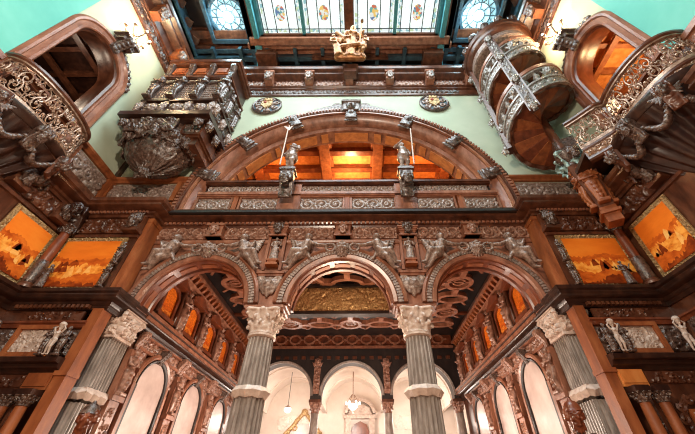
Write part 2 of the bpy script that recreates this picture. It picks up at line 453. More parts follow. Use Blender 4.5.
def genius_mb(s=1):
    """winged figure reclining on the right haunch of an arch, its arm towards the keystone; s=-1 mirrors"""
    m = MB()
    m.ell((-.04,-.16,.98), (.10,.10,.115)); m.ell((-.03,-.13,1.03), (.12,.1,.1)); m.cap((-.05,-.24,.99), (-.055,-.262,.955), .014, .018)
    m.ell((-.085,-.225,.995), (.018,.014,.012)); m.ell((-.015,-.23,.995), (.018,.014,.012)); m.ell((-.05,-.232,.925), (.025,.014,.01))
    m.cap((-.03,-.12,.82), (-.04,-.14,.92), .05, .045)
    m.cap((-.03,-.12,.76), (.06,-.12,.52), .15, .135); m.ell((-.03,-.12,.79), (.18,.11,.1)); m.ell((.09,-.1,.47), (.16,.13,.14))
    m.cap((.1,-.12,.46), (.36,-.2,.44), .13, .1); m.cap((.36,-.2,.44), (.52,-.1,.12), .095, .06); m.cap((.52,-.1,.12), (.64,-.16,.07), .055, .035)
    m.cap((.08,-.08,.42), (.24,-.18,.26), .125, .095); m.cap((.24,-.18,.26), (.46,-.08,-.04), .09, .055); m.cap((.46,-.08,-.04), (.57,-.14,-.1), .05, .034)
    m.cap((-.15,-.12,.79), (-.36,-.16,.68), .07, .055); m.cap((-.36,-.16,.68), (-.6,-.12,.72), .055, .036)
    m.cap((.11,-.12,.79), (.26,-.17,.62), .07, .055); m.cap((.26,-.17,.62), (.34,-.2,.78), .055, .036)
    for (x, z) in ((-.6,.72),(.34,.78)):
        m.ell((x,-.14,z), (.035,.03,.03))
        for k in (-1, 0, 1): m.cap((x,-.14,z), (x-.05,-.16,z+.02+.02*k), .014, .01, 6)
    for k in range(5):
        m.cap((.1,-.06,.82-.03*k), (.52-.03*k,-.04,.98-.09*k), .055, .04)
    m.cap((-.02,-.2,.52), (.22,-.2,.4), .06, .05); m.cap((-.04,-.08,.45), (-.16,-.08,.25), .07, .04)
    for k in range(14):
        a = 2*PI*k/14; m.ell((-.72+.14*cos(a),-.08,.66+.14*sin(a)), (.05,.05,.04))
    m.cap((-.8,-.05,.5), (-.62,-.05,.46), .04, .03)
    m.v = [(x, y*1.15, z) for (x, y, z) in m.v]
    if s < 0: m.v = [(-x, y, z) for (x, y, z) in m.v]; m.f = [f[::-1] for f in m.f]
    return m
def console_mb(w=.5, d=.6, h=1.0):
    """S-scroll console: deep at the top, its back on y=0"""
    m = MB(); P = []
    for k in range(13):
        t = k/12; P.append((-(d*(.18+.82*(.5-.5*cos(PI*t)))), h*t))
    poly = [(0,0)]+P+[(0,h)]
    m.prism([(p[0], p[1]) for p in poly], -w/2, w/2, 'yz')
    for s in (-1, 1):
        m.tube([(s*w*.44, -d*.82+.17*d*cos(a)*(1-a/14), h*.80+.17*h*sin(a)*(1-a/14)) for a in np.linspace(0, 9, 26)], .05*h, 6)
        m.tube([(s*w*.44, -d*.2+.11*d*cos(a)*(1-a/14), h*.1+.1*h*sin(a)*(1-a/14)) for a in np.linspace(0, 9, 22)], .04*h, 6)
    for k in range(5):
        t = .1+.17*k; y = -(d*(.18+.82*(.5-.5*cos(PI*t))))
        m.ell((0, y-.01, h*t+.05), (w*.3, .09*d, .11*h)); 
        for s in (-1, 1): m.ell((s*w*.27, y+.01, h*t+.1), (w*.15, .08*d, .07*h), 8, 5)
    return m
def capital_mb(rb, wa, h, square=0.0):
    """composite capital: bell radius rb, abacus half-width wa, height h (square>0: half-size of a square core)"""
    m = MB()
    if square: m.box(-square, square, -square, square, 0, h*.9)
    else: m.lathe([(rb*1.02,0),(rb*1.18,.02*h),(rb*1.18,.07*h),(rb,.1*h),(rb*1.02,.5*h),(rb*1.3,.85*h),(rb*1.3,.9*h)], 20)
    rr = (square*1.05) if square else rb
    for row, (z0, hh, n, off) in enumerate(((.08,.36,8,0), (.3,.36,8,.5))):
        for k in range(n):
            a = 2*PI*(k+off)/n; q = rr*(1/max(abs(cos(a)), abs(sin(a))) if square else 1.0)
            ca, sa = cos(a), sin(a); out = rb*.12
            for (t, o, w) in ((0,.04,.16),(.4,.07,.17),(.75,.16,.15),(1,.34,.11),(.9,.44,.08)):
                m.ell((ca*(q+rb*o), sa*(q+rb*o), h*(z0+hh*t)), (rb*.13, rb*w*1.5, h*.085), 8, 6, (a, 'Z'))
    for k in range(4):
        a = PI/4+PI/2*k; c = (cos(a), sin(a)); D = wa*1.18
        pts = []
        for t in np.linspace(0, 8.5, 24):
            q = wa*.27*(1-t/11); pts.append((c[0]*(D-wa*.16+q*cos(t)), c[1]*(D-wa*.16+q*cos(t)), h*.72+q*sin(t)))
        m.tube(pts, [wa*.1*(1-.5*i/24) for i in range(24)], 6)
        m.cap((c[0]*rb*.9, c[1]*rb*.9, h*.55), (c[0]*(D-wa*.1), c[1]*(D-wa*.1), h*.86), wa*.1, wa*.12)
    for k in range(4):
        a = PI/2*k; m.ell((cos(a)*wa*.92, sin(a)*wa*.92, h*.93), (wa*.17, wa*.17, h*.1)); m.cap((cos(a)*rb*1.1, sin(a)*rb*1.1, h*.6), (cos(a)*wa*.9, sin(a)*wa*.9, h*.86), wa*.07, wa*.09)
    pl = []
    for k in range(4):
        a = PI/4+PI/2*k
        for t in (-.09, .09): pl.append((wa*1.36*cos(a+t), wa*1.36*sin(a+t)))
        a2 = a+PI/4; pl.append((wa*.86*cos(a2), wa*.86*sin(a2)))
    m.prism(pl, h*.89, h, 'xy')
    return m

K = {}
K['lion'] = blob('lion_mask', lion_mb(), .03); K['face'] = blob('carved_mask', face_mb(), .03); K['cherub'] = blob('cherub_head', face_mb(False, True, False), .032)
K['satyr'] = blob('bearded_mask', face_mb(True, False, False), .03)
for k in ('draped', 'herm', 'knight', 'caryatid'): K[k] = blob('figure', figure_mb(k), .013)
K['gen'] = blob('figure', genius_mb(1), .02); K['genm'] = blob('figure', genius_mb(-1), .02)
K['console'] = blob('console', console_mb(.5, .6, 1.0), .03)
ORD = ['first', 'second', 'third', 'fourth', 'fifth', 'sixth', 'seventh', 'eighth', 'ninth', 'tenth', 'eleventh', 'twelfth', 'thirteenth', 'fourteenth']
SIDE = {-1: 'left', 1: 'right'}

# ------------------------------------------------------------------ room shell
AX = 3.5; AR0, AR1 = 1.25, 1.58; ZS = 4.76; YF, YB = 6.9, 7.38      # arcade
struct('floor', MB().box(-11, 11, -6, 23, -.2, 0), FLOORM)
def azl(x):
    for c in (-AX, 0, AX):
        if abs(x-c) < AR0: return ZS+math.sqrt(AR0**2-(x-c)**2)
    return ZS-.04
xs = sorted(set([-5.2, 5.2]+[round(c+AR0*cos(PI*k/36)*(1-1e-5), 5) for c in (-AX, 0, AX) for k in range(37)]+[c+s*(AR0+.0005) for c in (-AX, 0, AX) for s in (-1, 1)]))
struct('wall_arcade', MB().archwall(xs, azl, 7.25, YF, YB), ROSE)
# upper back wall, pale green plaster with the big arch cut out
BX, BZ, BRO, BRI = .1, 8.0, 5.2, 4.45
def bzl(x): 
    q = BRI+.5
    return BZ+math.sqrt(q*q-(x-BX)**2) if abs(x-BX) < q else 7.2
q = BRI+.5
xs = sorted(set([-7.9, 7.9]+[BX+q*cos(PI*k/48)*(1-1e-6) for k in range(49)]+[BX-q-.001, BX+q+.001]))
struct('wall_back', MB().archwall(xs, bzl, 17.7, 7.0, 7.3), GREEN)
# side bays below the gallery and side walls
for s in (-1, 1):
    struct('wall_bay_'+SIDE[s], MB().box(s*7.6, s*5.68, 6.4, 7.4, 0, 4.72).box(s*7.6, s*5.22, 6.4, 7.4, 4.72, 7.3), BROWN)
    struct('wall_lower_'+SIDE[s], MB().box(s*7.1, s*7.6, -4, 6.4, 0, 7.85), BROWN)
    struct('wall_corridor_'+SIDE[s], MB().box(s*5.2, s*5.02, 7.62, 16, 0, 7.25), BROWN)
SWY, SWR, SWS = 4.1, .82, 11.45           # side-wall arched opening: centre y, clear half width, springing height
for s in (-1, 1):
    def zl(y): return SWS+math.sqrt(max((SWR+.12)**2-(y-SWY)**2, 0)) if abs(y-SWY) < SWR+.12 else 7.85
    ys = sorted(set([2.95, 7.3]+[SWY+(SWR+.12)*cos(PI*k/28)*(1-1e-5) for k in range(29)]+[SWY-SWR-.1205, SWY+SWR+.1205]))
    m = MB().archwall(ys, zl, 17.7, 0, .3); m.v = [(s*(7.6+y), x, z) for (x, y, z) in m.v]
    struct('wall_'+SIDE[s], m, GREEN)
    struct('wall_teal_'+SIDE[s], MB().box(s*7.5, s*7.9, -4, 2.95, 7.85, 17.7), TEAL)  # nearer stretch of side wall, blue daylight painted in as teal
    # chamber behind the opening
    lit = s > 0; cm = GLOW if lit else DARK  # lamplit room in bright woods, dim room in dark: light put into colour
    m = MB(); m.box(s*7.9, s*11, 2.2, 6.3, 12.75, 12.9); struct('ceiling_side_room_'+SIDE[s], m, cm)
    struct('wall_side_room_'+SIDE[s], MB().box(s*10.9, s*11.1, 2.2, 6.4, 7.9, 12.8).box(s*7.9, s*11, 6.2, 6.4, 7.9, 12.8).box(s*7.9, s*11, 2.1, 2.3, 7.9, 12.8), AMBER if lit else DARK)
    t = thing('joist_grid', 'honey coloured ceiling joists of the lit room behind the right arched opening' if lit else 'dark ceiling joists of the unlit room behind the left arched opening', 'ceiling beams', (s*9.4, 4.2, 12.6))
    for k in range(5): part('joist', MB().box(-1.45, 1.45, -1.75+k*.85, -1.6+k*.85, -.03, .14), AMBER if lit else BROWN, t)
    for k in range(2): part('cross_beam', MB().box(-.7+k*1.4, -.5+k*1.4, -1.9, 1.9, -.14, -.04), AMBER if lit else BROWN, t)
# gallery room seen through the big arch
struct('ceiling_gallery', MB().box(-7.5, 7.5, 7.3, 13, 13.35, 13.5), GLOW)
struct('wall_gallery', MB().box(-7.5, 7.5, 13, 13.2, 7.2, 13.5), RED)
struct('floor_gallery', MB().box(-7.5, 7.5, 7.05, 13, 7.28, 7.4).box(-7.5, 7.5, 6.42, 7.05, 7.25, 7.33), BLACKW)
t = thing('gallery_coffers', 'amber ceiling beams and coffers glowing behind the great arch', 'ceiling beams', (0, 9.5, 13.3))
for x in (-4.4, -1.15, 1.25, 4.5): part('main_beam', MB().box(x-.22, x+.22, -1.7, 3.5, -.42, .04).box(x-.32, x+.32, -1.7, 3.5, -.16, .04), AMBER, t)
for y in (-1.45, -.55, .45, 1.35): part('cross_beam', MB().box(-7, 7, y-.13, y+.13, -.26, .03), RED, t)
# corridor behind the arcade
struct('ceiling_corridor', MB().box(-5.2, 5.2, 12.9, 16, 7.3, 7.5), BLACKW)
def czl(x):
    for c in (-3.25, 0, 3.25):
        if abs(x-c) < 1.38: return 4.68+math.sqrt(1.38**2-(x-c)**2)
    return 4.5
xs = sorted(set([-5.2, 5.2]+[c+1.38*cos(PI*k/28)*(1-1e-5) for c in (-3.25, 0, 3.25) for k in range(29)]+[c+s*1.3805 for c in (-3.25, 0, 3.25) for s in (-1, 1)]))
struct('wall_far', MB().archwall(xs, czl, 8.2, 16, 16.5), BLACKW)
struct('wall_far_room', MB().box(-5.6, 5.6, 20.6, 20.8, 0, 8).box(-5.8, -5.6, 16.5, 20.8, 0, 8).box(5.6, 5.8, 16.5, 20.8, 0, 8), WHITE)
struct('ceiling_far_room', MB().box(-5.6, 5.6, 16.5, 20.8, 7.9, 8.1), WHITE)
m = MB()
for k in range(4):      # groin ribs and pointed vault of the white room
    pass
# ------------------------------------------------------------------ running mouldings (trim)
def P_cornice():
    return [(0,14.55),(.07,14.55),(.09,14.62),(.09,14.9),(.16,14.94),(.16,15.02),(.22,15.06),(.22,15.52),(.34,15.56),(.5,15.64),(.52,15.74),(.66,15.8),(.70,15.88),(.70,15.98),(.6,16.0),(0,16.0)]
room = [(-7.6,-3.5),(-7.6,7.0),(7.6,7.0),(7.6,-3.5)]
struct('trim_1', MB().mould(P_cornice(), room), BROWN)
m = MB()
for k in range(100): pass
led = [(-7.1,-3.5),(-7.1,6.4),(-5.15,6.4),(-5.15,6.9),(5.15,6.9),(5.15,6.4),(7.1,6.4),(7.1,-3.5)]
struct('trim_2', MB().mould([(0,7.02),(.05,7.02),(.07,7.08),(.12,7.1),(.14,7.16),(.3,7.19),(.36,7.22),(.36,7.28),(.42,7.31),(.44,7.4),(.4,7.42),(-.3,7.42),(-.3,7.1)], led), BROWN)
struct('trim_3', MB().mould([(0,6.5),(.03,6.5),(.06,6.54),(.06,6.6),(0,6.62)], [(-5.1,6.9),(5.1,6.9)]), ROSE)
for s in (-1, 1):
    pth = [(-7.1,-3.5),(-7.1,6.4),(-4.98,6.4),(-4.98,16)]
    pr = [(-.1,4.42),(.03,4.42),(.05,4.5),(.08,4.52),(.1,4.58),(.19,4.62),(.22,4.66),(.22,4.72),(.27,4.75),(.28,4.82),(.24,4.84),(-.1,4.84)]
    m = MB().mould(pr, pth)
    if s > 0: m.v = [(-x,y,z) for (x,y,z) in m.v]
    struct('trim_%d' % (5 if s < 0 else 6), m, DARK)
    pr = [(-.1,3.16),(.04,3.16),(.06,3.2),(.14,3.24),(.16,3.3),(.24,3.32),(.25,3.4),(.2,3.42),(-.1,3.42)]
    m = MB().mould(pr, [(-7.1,-3.5),(-7.1,6.4),(-5.2,6.4)])
    if s > 0: m.v = [(-x,y,z) for (x,y,z) in m.v]
    struct('trim_%d' % (7 if s < 0 else 8), m, DARK)
    # frieze base rail above the gallery ledge, round the corner of the green walls
    m = MB().mould([(-.05,7.9),(.1,7.9),(.14,7.95),(.14,8.06),(.08,8.1),(-.05,8.1)], [(-7.6,2.95),(-7.6,7.0),(-5.15,7.0)]).mould([(-.05,8.98),(.08,8.98),(.1,9.04),(.18,9.08),(.18,9.16),(-.05,9.18)], [(-7.6,2.95),(-7.6,7.0),(-5.0,7.0)])
    if s > 0: m.v = [(-x,y,z) for (x,y,z) in m.v]
    struct('trim_%d' % (9 if s < 0 else 10), m, AMBER)
    struct('trim_%d' % (11 if s < 0 else 12), MB().box(s*7.6, s*7.48, 6.88, 7.0, 9.16, 14.6), DARK)
    struct('trim_%d' % (13 if s < 0 else 14), MB().box(s*7.1, s*7.62, -4, 6.4, 7.42, 7.48).box(s*5.15, s*7.62, 6.4, 7.02, 7.42, 7.48), BROWN)

# ------------------------------------------------------------------ the great arch
SOFF = wood('soffit_oak', (.28,.08,.02), (.5,.17,.045), (.65,.26,.08), .5, .1, 0)
t = thing('great_arch', 'great round wooden arch framing the gallery below the green wall', 'arch', (BX, 7.0, 8.0))
A0, A1 = R(-5.8), R(185.8)
part('moulding', MB().ring([(5.2,-.006),(5.2,-.16),(5.12,-.2),(5.05,-.2),(5.02,-.14),(4.92,-.14),(4.9,-.1),(4.9,-.006)], (0,0), A0, A1, 72), BROWN, t)
m = MB().ring([(5.19,-.15),(5.19,-.2),(5.09,-.21),(5.09,-.15)], (0,0), A0, A1, 72)
for k in range(130):
    a = A0+(A1-A0)*(k+.5)/130; b0 = len(m.v); m.box(-.032,.032,-.255,-.19,-.05,.05); m.xform(Matrix.Translation((5.14*cos(a),0,5.14*sin(a))) @ Matrix.Rotation(-a+PI/2, 4, 'Y'), b0)
part('bead_moulding', m, ROSE, t)
part('inner_bead', MB().ring([(4.97,-.13),(4.97,-.2),(4.91,-.2),(4.91,-.1)], (0,0), A0, A1, 72), ROSE, t)
part('cove', MB().ring([(4.92,0),(4.9,-.1),(4.78,-.03),(4.68,.1),(4.62,.24),(4.62,.34),(4.72,.34),(4.8,.2)], (0,0), A0, A1, 72), ROSE, t)
part('inner_band', MB().ring([(4.64,.3),(4.56,.26),(4.5,.3),(4.45,.32),(4.45,.92),(4.6,.95),(4.7,.6)], (0,0), A0, A1, 72), ROSE, t)
for k, (d, hd) in enumerate(((16,7.5),(27.5,1.8),(39,7.5),(51,1.8),(63.5,8.2),(76,1.8),(90,8.8),(104,1.8),(116.5,8.2),(129,1.8),(141,7.5),(152.5,1.8),(164,7.5))):
    a = R(d); h = R(hd)
    part('soffit_panel', MB().ring([(4.47,.42),(4.42,.44),(4.42,.82),(4.47,.84)], (0,0), a-h, a+h, 14), SOFF, t)
cl = [15.5, 38.5, 63, 90, 117, 141.5, 164.5]
clm = MB(); clm.box(-.17,.17,-.28,.0,-.33,.36)
for i in range(5):
    clm.ell((0,-.28,-.26+.14*i), (.15,.07,.09)); 
    for sx in (-1, 1): clm.ell((sx*.14,-.25,-.26+.15*i), (.07,.08,.07))
clm.cap((-.2,-.2,.36), (.2,-.2,.36), .07, .07); clm.cap((-.18,-.12,-.36), (.18,-.12,-.36), .06, .06)
clm.ell((0,-.34,.05), (.12,.1,.16)); clm.cap((0,-.4,.08), (0,-.43,.0), .03, .04)
for i in (-.06,.06): clm.ell((i,-.42,.1), (.03,.03,.02))
CL = blob('carved_clasp', clm, .025)
for i, d in enumerate(cl):
    o = part('carved_clasp', CL, CARVE, t, (4.88*cos(R(d)), -.03, 4.88*sin(R(d)))); o.rotation_euler = (R(-18)*0, -R(d)+PI/2, 0); o.scale = (1.12, .62, 1.02)
# cresting and crown cartouche
m = MB()
for s in (-1, 1):
    for i in range(12):
        a = PI/2+s*(.06+.024*i); r = 5.2+.34*(1-i/14)
        m.ell((r*cos(a), -.1, r*sin(a)), (.10, .08, .13*(1-i/18)), 8, 6); m.cap((r*cos(a),-.1,r*sin(a)), ((r-.02)*cos(a-s*.03),-.12,(r-.02)*sin(a-s*.03)), .05, .04); 
        m.cap((5.18*cos(a), -.08, 5.18*sin(a)), (r*cos(a+s*.012), -.12, r*sin(a+s*.012)), .07, .05)
    m.cap((0,-.08,5.25), (5.2*cos(PI/2+s*.34), -.08, 5.2*sin(PI/2+s*.34)), .08, .06)
    m.tube([(s*(.55+.2*cos(a)*(1-a/13)), -.12, 5.45+.2*sin(a)*(1-a/13)) for a in np.linspace(0, 9, 22)], .055, 6)
m.v = [(x, y-.035, z) for (x, y, z) in m.v]; part('crest_carving', blob('crest', m, .03), CARVE, t)
m = MB().box(-.3,.3,-.3,.0,5.0,5.5).box(-.4,.4,-.38,.0,5.5,5.62).box(-.36,.36,-.34,.0,5.64,5.7)
m.ell((0,-.3,5.22), (.2,.14,.22)); m.cap((0,-.42,5.25), (0,-.45,5.15), .04, .05)
for s in (-1, 1): m.ell((s*.09,-.4,5.3), (.05,.05,.03)); m.cap((s*.3,-.2,5.5), (s*.34,-.2,5.0), .09, .06)
part('crown_cartouche', blob('cartouche', m, .028), CARVE, t)

# ------------------------------------------------------------------ arcade: arches, columns, spandrel figures
for i, c in enumerate((-AX, 0, AX)):
    nm = ('left', 'middle', 'right')[i]
    t = thing('arcade_arch', nm+' arch of the wooden arcade with beaded archivolt and lion keystone', 'arch', (c, YF, ZS))
    part('archivolt', MB().ring([(AR1,-.004),(AR1,-.1),(AR1-.06,-.13),(AR1-.1,-.08),(AR1-.22,-.08),(AR1-.25,-.11),(AR0,-.09),(AR0-.02,-.004)], (0,0), R(1), R(179), 48), ROSE, t)
    m = MB()
    for k in range(60):
        a = PI*(k+.5)/60; r = AR1-.165
        b0 = len(m.v); m.box(-.026,.026,-.115,-.06,-.06,.06); m.xform(Matrix.Translation((r*cos(a),0,r*sin(a))) @ Matrix.Rotation(-a+PI/2, 4, 'Y'), b0)
    m.ring([(AR1-.14,-.07),(AR1-.14,-.095),(AR1-.19,-.095),(AR1-.19,-.07)], (0,0), R(1), R(179), 48)
    part('bead_course', m, PALE, t)
    part('soffit', MB().ring([(AR0-.004,-.02),(AR0-.05,-.0),(AR0-.05,.1),(AR0-.02,.13),(AR0-.02,.36),(AR0-.07,.39),(AR0-.07,.5),(AR0-.004,.52)], (0,0), R(1), R(179), 48), RED, t)
    for k in range(7):
        a = PI*(k+.5)/7; part('soffit_panel', MB().ring([(AR0-.01,.15),(AR0-.045,.17),(AR0-.045,.32),(AR0-.01,.34)], (0,0), a-.17, a+.17, 8), AMBER, t)
    part('keystone_mask', K['lion'], PALE, t, (0,-.1,AR1-.34), 0, (.4,.5,.46))
NW = [('left arch, left of', -1), ('left arch, right of', 1), ('middle arch, left of', -1), ('middle arch, right of', 1), ('right arch, left of', -1), ('right arch, right of', 1)]
for i, (nm, s) in enumerate(NW):
    c = (-AX, 0, AX)[i//2]
    solo('winged_figure', K['gen' if s > 0 else 'genm'], PALE, 'carved winged figure reclining on the %s its lion keystone' % nm, 'carving', (c+s*.93, YF-.02, 5.72), 0, None, (.86,1.1,.86))
for s in (-1, 1):
    x = s*AX/2
    t = thing('niche_statue', 'small carved statue on an amber pedestal between the middle and %s arches' % SIDE[s], 'statue', (x, YF-.16, 5.72))
    part('figure', K['draped'], PALE, t, (0,0,.16), 0, .72)
    part('pedestal', MB().box(-.15,.15,-.1,.15,0,.05).box(-.11,.11,-.08,.15,.05,.12).box(-.15,.15,-.1,.15,.12,.16), AMBER, t)
    m = MB().box(-.24,.24,.10,.16,-.1,1.0); m.box(-.24,-.17,.02,.12,-.1,1.0).box(.17,.24,.02,.12,-.1,1.0)
    part('niche_back', m, ROSE, t)
    m = MB()
    for k in range(5): m.box(-.2-.02*k,.2+.02*k, .0-.03*k, .16, 1.0+.04*k, 1.045+.04*k)
    part('niche_cornice', m, ROSE, t)
    t = thing('shield_bracket', 'carved shield shaped bracket above the %s column capital' % SIDE[s], 'bracket', (x, YF, 5.02))
    m = MB().box(-.34,.34,-.16,0,.5,.56).box(-.3,.3,-.12,0,.44,.5); part('shelf', m, ROSE, t)
    m = MB(); m.ell((0,-.04,.24), (.26,.12,.22)); m.ell((0,-.1,.24), (.14,.1,.13)); m.cap((0,-.05,.1), (0,-.05,-.06), .12, .04)
    for q in (-1, 1):
        m.tube([(q*(.2+.1*cos(a)*(1-a/12)), -.09, .36+.1*sin(a)*(1-a/12)) for a in np.linspace(0, 8, 18)], .035, 6); m.cap((q*.25,-.05,.3), (q*.1,-.05,.02), .06, .04); m.ell((q*.06,-.18,.28), (.03,.03,.02))
    part('shield', blob('shield', m, .022), PALE, t)
def column(x, nm):
    t = thing('marble_column', nm, 'column', (x, 7.12, 0))
    nfl = 22
    def fl(a, z): return 1.03-.115*abs(sin(a*nfl/2))**.6
    part('shaft', MB().lathe([(.315,.9),(.315,1.0),(.305,2.0),(.295,2.86)], nfl*8, rf=fl), MARB, t, ang=70)
    part('upper_shaft', MB().lathe([(.283,3.0),(.28,3.4),(.262,4.0),(.258,4.06)], nfl*8, rf=fl), MARB, t, ang=70)
    # faceted collar
    n = 8; m = MB(); b = []
    for k in range(n):
        a0, a1 = 2*PI*(k-.5)/n, 2*PI*(k+.5)/n; am = (a0+a1)/2
        p = lambda r, a, z: (r*cos(a), r*sin(a), z)
        m.add([p(.31,a0,3.05), p(.34,am,3.05), p(.31,a1,3.05), p(.36,a0,2.98), p(.36,a1,2.98), p(.41,am,2.95), p(.32,a0,2.865), p(.32,am,2.835), p(.32,a1,2.865), p(.25,a0,3.06), p(.25,a1,3.06), p(.25,a0,2.86), p(.25,a1,2.86)],
              [(0,3,5,1),(1,5,4,2),(3,6,7,5),(5,7,8,4),(9,0,1),(9,1,10),(1,2,10),(6,11,7),(11,12,7),(7,12,8)])
    part('faceted_collar', m, LMARB, t, ang=5)
    part('neck_ring', MB().lathe([(.27,4.03),(.31,4.05),(.31,4.09),(.27,4.11)], 32), LMARB, t)
    part('capital', CAPM, LMARB, t, (0,0,4.08))
    part('abacus', MB().box(-.44,.44,-.32,.32,4.66,4.72), ROSE, t)
    part('base', MB().lathe([(.46,.62),(.46,.7),(.4,.74),(.43,.8),(.35,.86),(.33,.92)], 32).box(-.48,.48,-.48,.48,0,.62), MARB, t)
    return t
CAPM = blob('capital', capital_mb(.265, .37, .58), .019)
column(-AX/2, 'fluted grey marble column left of the middle arch, cream carved capital')
column(AX/2, 'fluted grey marble column right of the middle arch, cream carved capital')
def fluted_square(h0, h1, hw):
    """square pier outline with flutes on its four faces"""
    pts = []; nf = 7; w = 2*hw
    for f in range(4):
        e = []
        for k in range(nf):
            x0 = -hw+w*(k+.5)/nf-w/nf*.36; x1 = -hw+w*(k+.5)/nf+w/nf*.36; xm = (x0+x1)/2
            e += [(x0,-hw), ((x0+xm)/2-.006,-hw+.032), (xm,-hw+.045), ((x1+xm)/2+.006,-hw+.032), (x1,-hw)]
        e = [(-hw,-hw)]+e
        c, s = cos(f*PI/2), sin(f*PI/2)
        pts += [(x*c-y*s, x*s+y*c) for (x, y) in e]
    return MB().prism(pts, h0, h1, 'xy')
for s in (-1, 1):
    t = thing('marble_pier', 'fluted square marble pier at the %s end of the arcade' % SIDE[s], 'column', (s*5.22, 7.18, 0))
    part('shaft', fluted_square(.9, 2.78, .31), MARB, t, ang=20)
    part('upper_shaft', fluted_square(2.94, 4.06, .285), MARB, t, ang=20)
    m = MB(); n = 4
    hw = .3
    for f in range(4):
        c, q = cos(f*PI/2), sin(f*PI/2); rot = lambda x, y, z: (x*c-y*q, x*q+y*c, z)
        for k in range(3):
            x0, x1 = -.34+.68*k/3, -.34+.68*(k+1)/3; xm = (x0+x1)/2
            m.add([rot(x0,-.31,3.04), rot(xm,-.33,3.04), rot(x1,-.31,3.04), rot(x0,-.35,2.96), rot(x1,-.35,2.96), rot(xm,-.41,2.92), rot(x0,-.32,2.84), rot(xm,-.32,2.82), rot(x1,-.32,2.84), rot(x0,-.26,3.04), rot(x1,-.26,3.04)],
                  [(0,3,5,1),(1,5,4,2),(3,6,7,5),(5,7,8,4),(9,0,1),(9,1,10),(1,2,10)])
    part('faceted_collar', m, LMARB, t, ang=5)
    m = MB(); m.add([(-.28,-.28,4.05),(.28,-.28,4.05),(.28,.28,4.05),(-.28,.28,4.05),(-.34,-.34,4.6),(.34,-.34,4.6),(.34,.34,4.6),(-.34,.34,4.6)], [(3,2,1,0),(4,5,6,7),(0,1,5,4),(1,2,6,5),(2,3,7,6),(3,0,4,7)])
    m.box(-.32,.32,-.32,.32,4.03,4.09); part('capital', m, LMARB, t)
    part('abacus', MB().box(-.42,.42,-.42,.42,4.6,4.66).box(-.38,.38,-.38,.38,4.55,4.6), LMARB, t)
    for f in range(4):
        a = f*PI/2; o = part('capital_carving', foliage_panel(.6,.48,54,50,.12,.015), LMARB, t, (.29*sin(a),-.29*cos(a),4.08), a); o.rotation_euler = (R(6), 0, a)
        c, q = cos(a+PI/4), sin(a+PI/4); m = MB()
        m.tube([(c*(.45+.11*cos(u)*(1-u/11)), q*(.45+.11*cos(u)*(1-u/11)), 4.48+.11*sin(u)*(1-u/11)) for u in np.linspace(0, 8.5, 24)], .05, 6); part('volute', m, LMARB, t)
    part('base', MB().box(-.42,.42,-.42,.42,0,.8).box(-.36,.36,-.36,.36,.8,.9), MARB, t)
# carved frieze between the arcade and the ledge
FR = [(-4.45,1.34,3),(-2.625,1.22,3),(-.875,1.22,3),(.875,1.22,3),(2.625,1.22,3),(4.45,1.34,3)]
for i, (x, w, n) in enumerate(FR):
    w = min(w, 1.35); solo('carved_frieze', scroll_panel(w, .38, n, i % 2, .09, .016), ROSEC, 'scroll carved frieze panel over the arcade, %s of six from the left' % ORD[i], 'carved panel', (x, YF-.035, 6.66))
MK = [(-3.5,'over the left arch'),(-1.75,'above the left niche statue'),(0,'over the middle arch'),(1.75,'above the right niche statue'),(3.5,'over the right arch')]
for i, (x, nm) in enumerate(MK):
    t = thing('frieze_mask', ('dark' if i % 2 else 'rosy')+' carved mask on the frieze bracket '+nm, 'carved mask', (x, YF-.02, 6.64))
    part('bracket', MB().box(-.2,.2,-.16,0,.0,.42).box(-.24,.24,-.22,0,.36,.42).box(-.24,.24,-.2,0,0,.05), ROSE, t)
    part('mask', K['face' if i % 2 else 'satyr'], CARVE if i % 2 else ROSEC, t, (0,-.16,.02), 0, (.42,.45,.42) if i % 2 else (.36,.35,.36))

for s in (-1, 1):
    t = thing('ledge_mask', 'carved head under the gallery ledge at the %s end of the arcade' % SIDE[s], 'carved mask', (s*5.36, 6.36, 6.45))
    part('bracket', MB().box(-.2,.2,-.2,.03,0,.1).box(-.17,.17,-.1,.03,.1,.55), BROWN, t); part('mask', K['face'], CARVE, t, (0,-.1,.05), 0, (.46,.5,.55))
    for k, y in enumerate((5.9, 4.7)):
        t = thing('ledge_mask', 'carved head under the %s wall gallery ledge, %s from the corner' % (SIDE[s], ORD[k]), 'carved mask', (s*7.08, y, 6.5), -s*PI/2)
        part('bracket', MB().box(-.2,.2,-.2,.0,0,.1).box(-.17,.17,-.1,.0,.1,.5), BROWN, t); part('mask', K['satyr'], CARVE, t, (0,-.1,.05), 0, (.46,.5,.5))
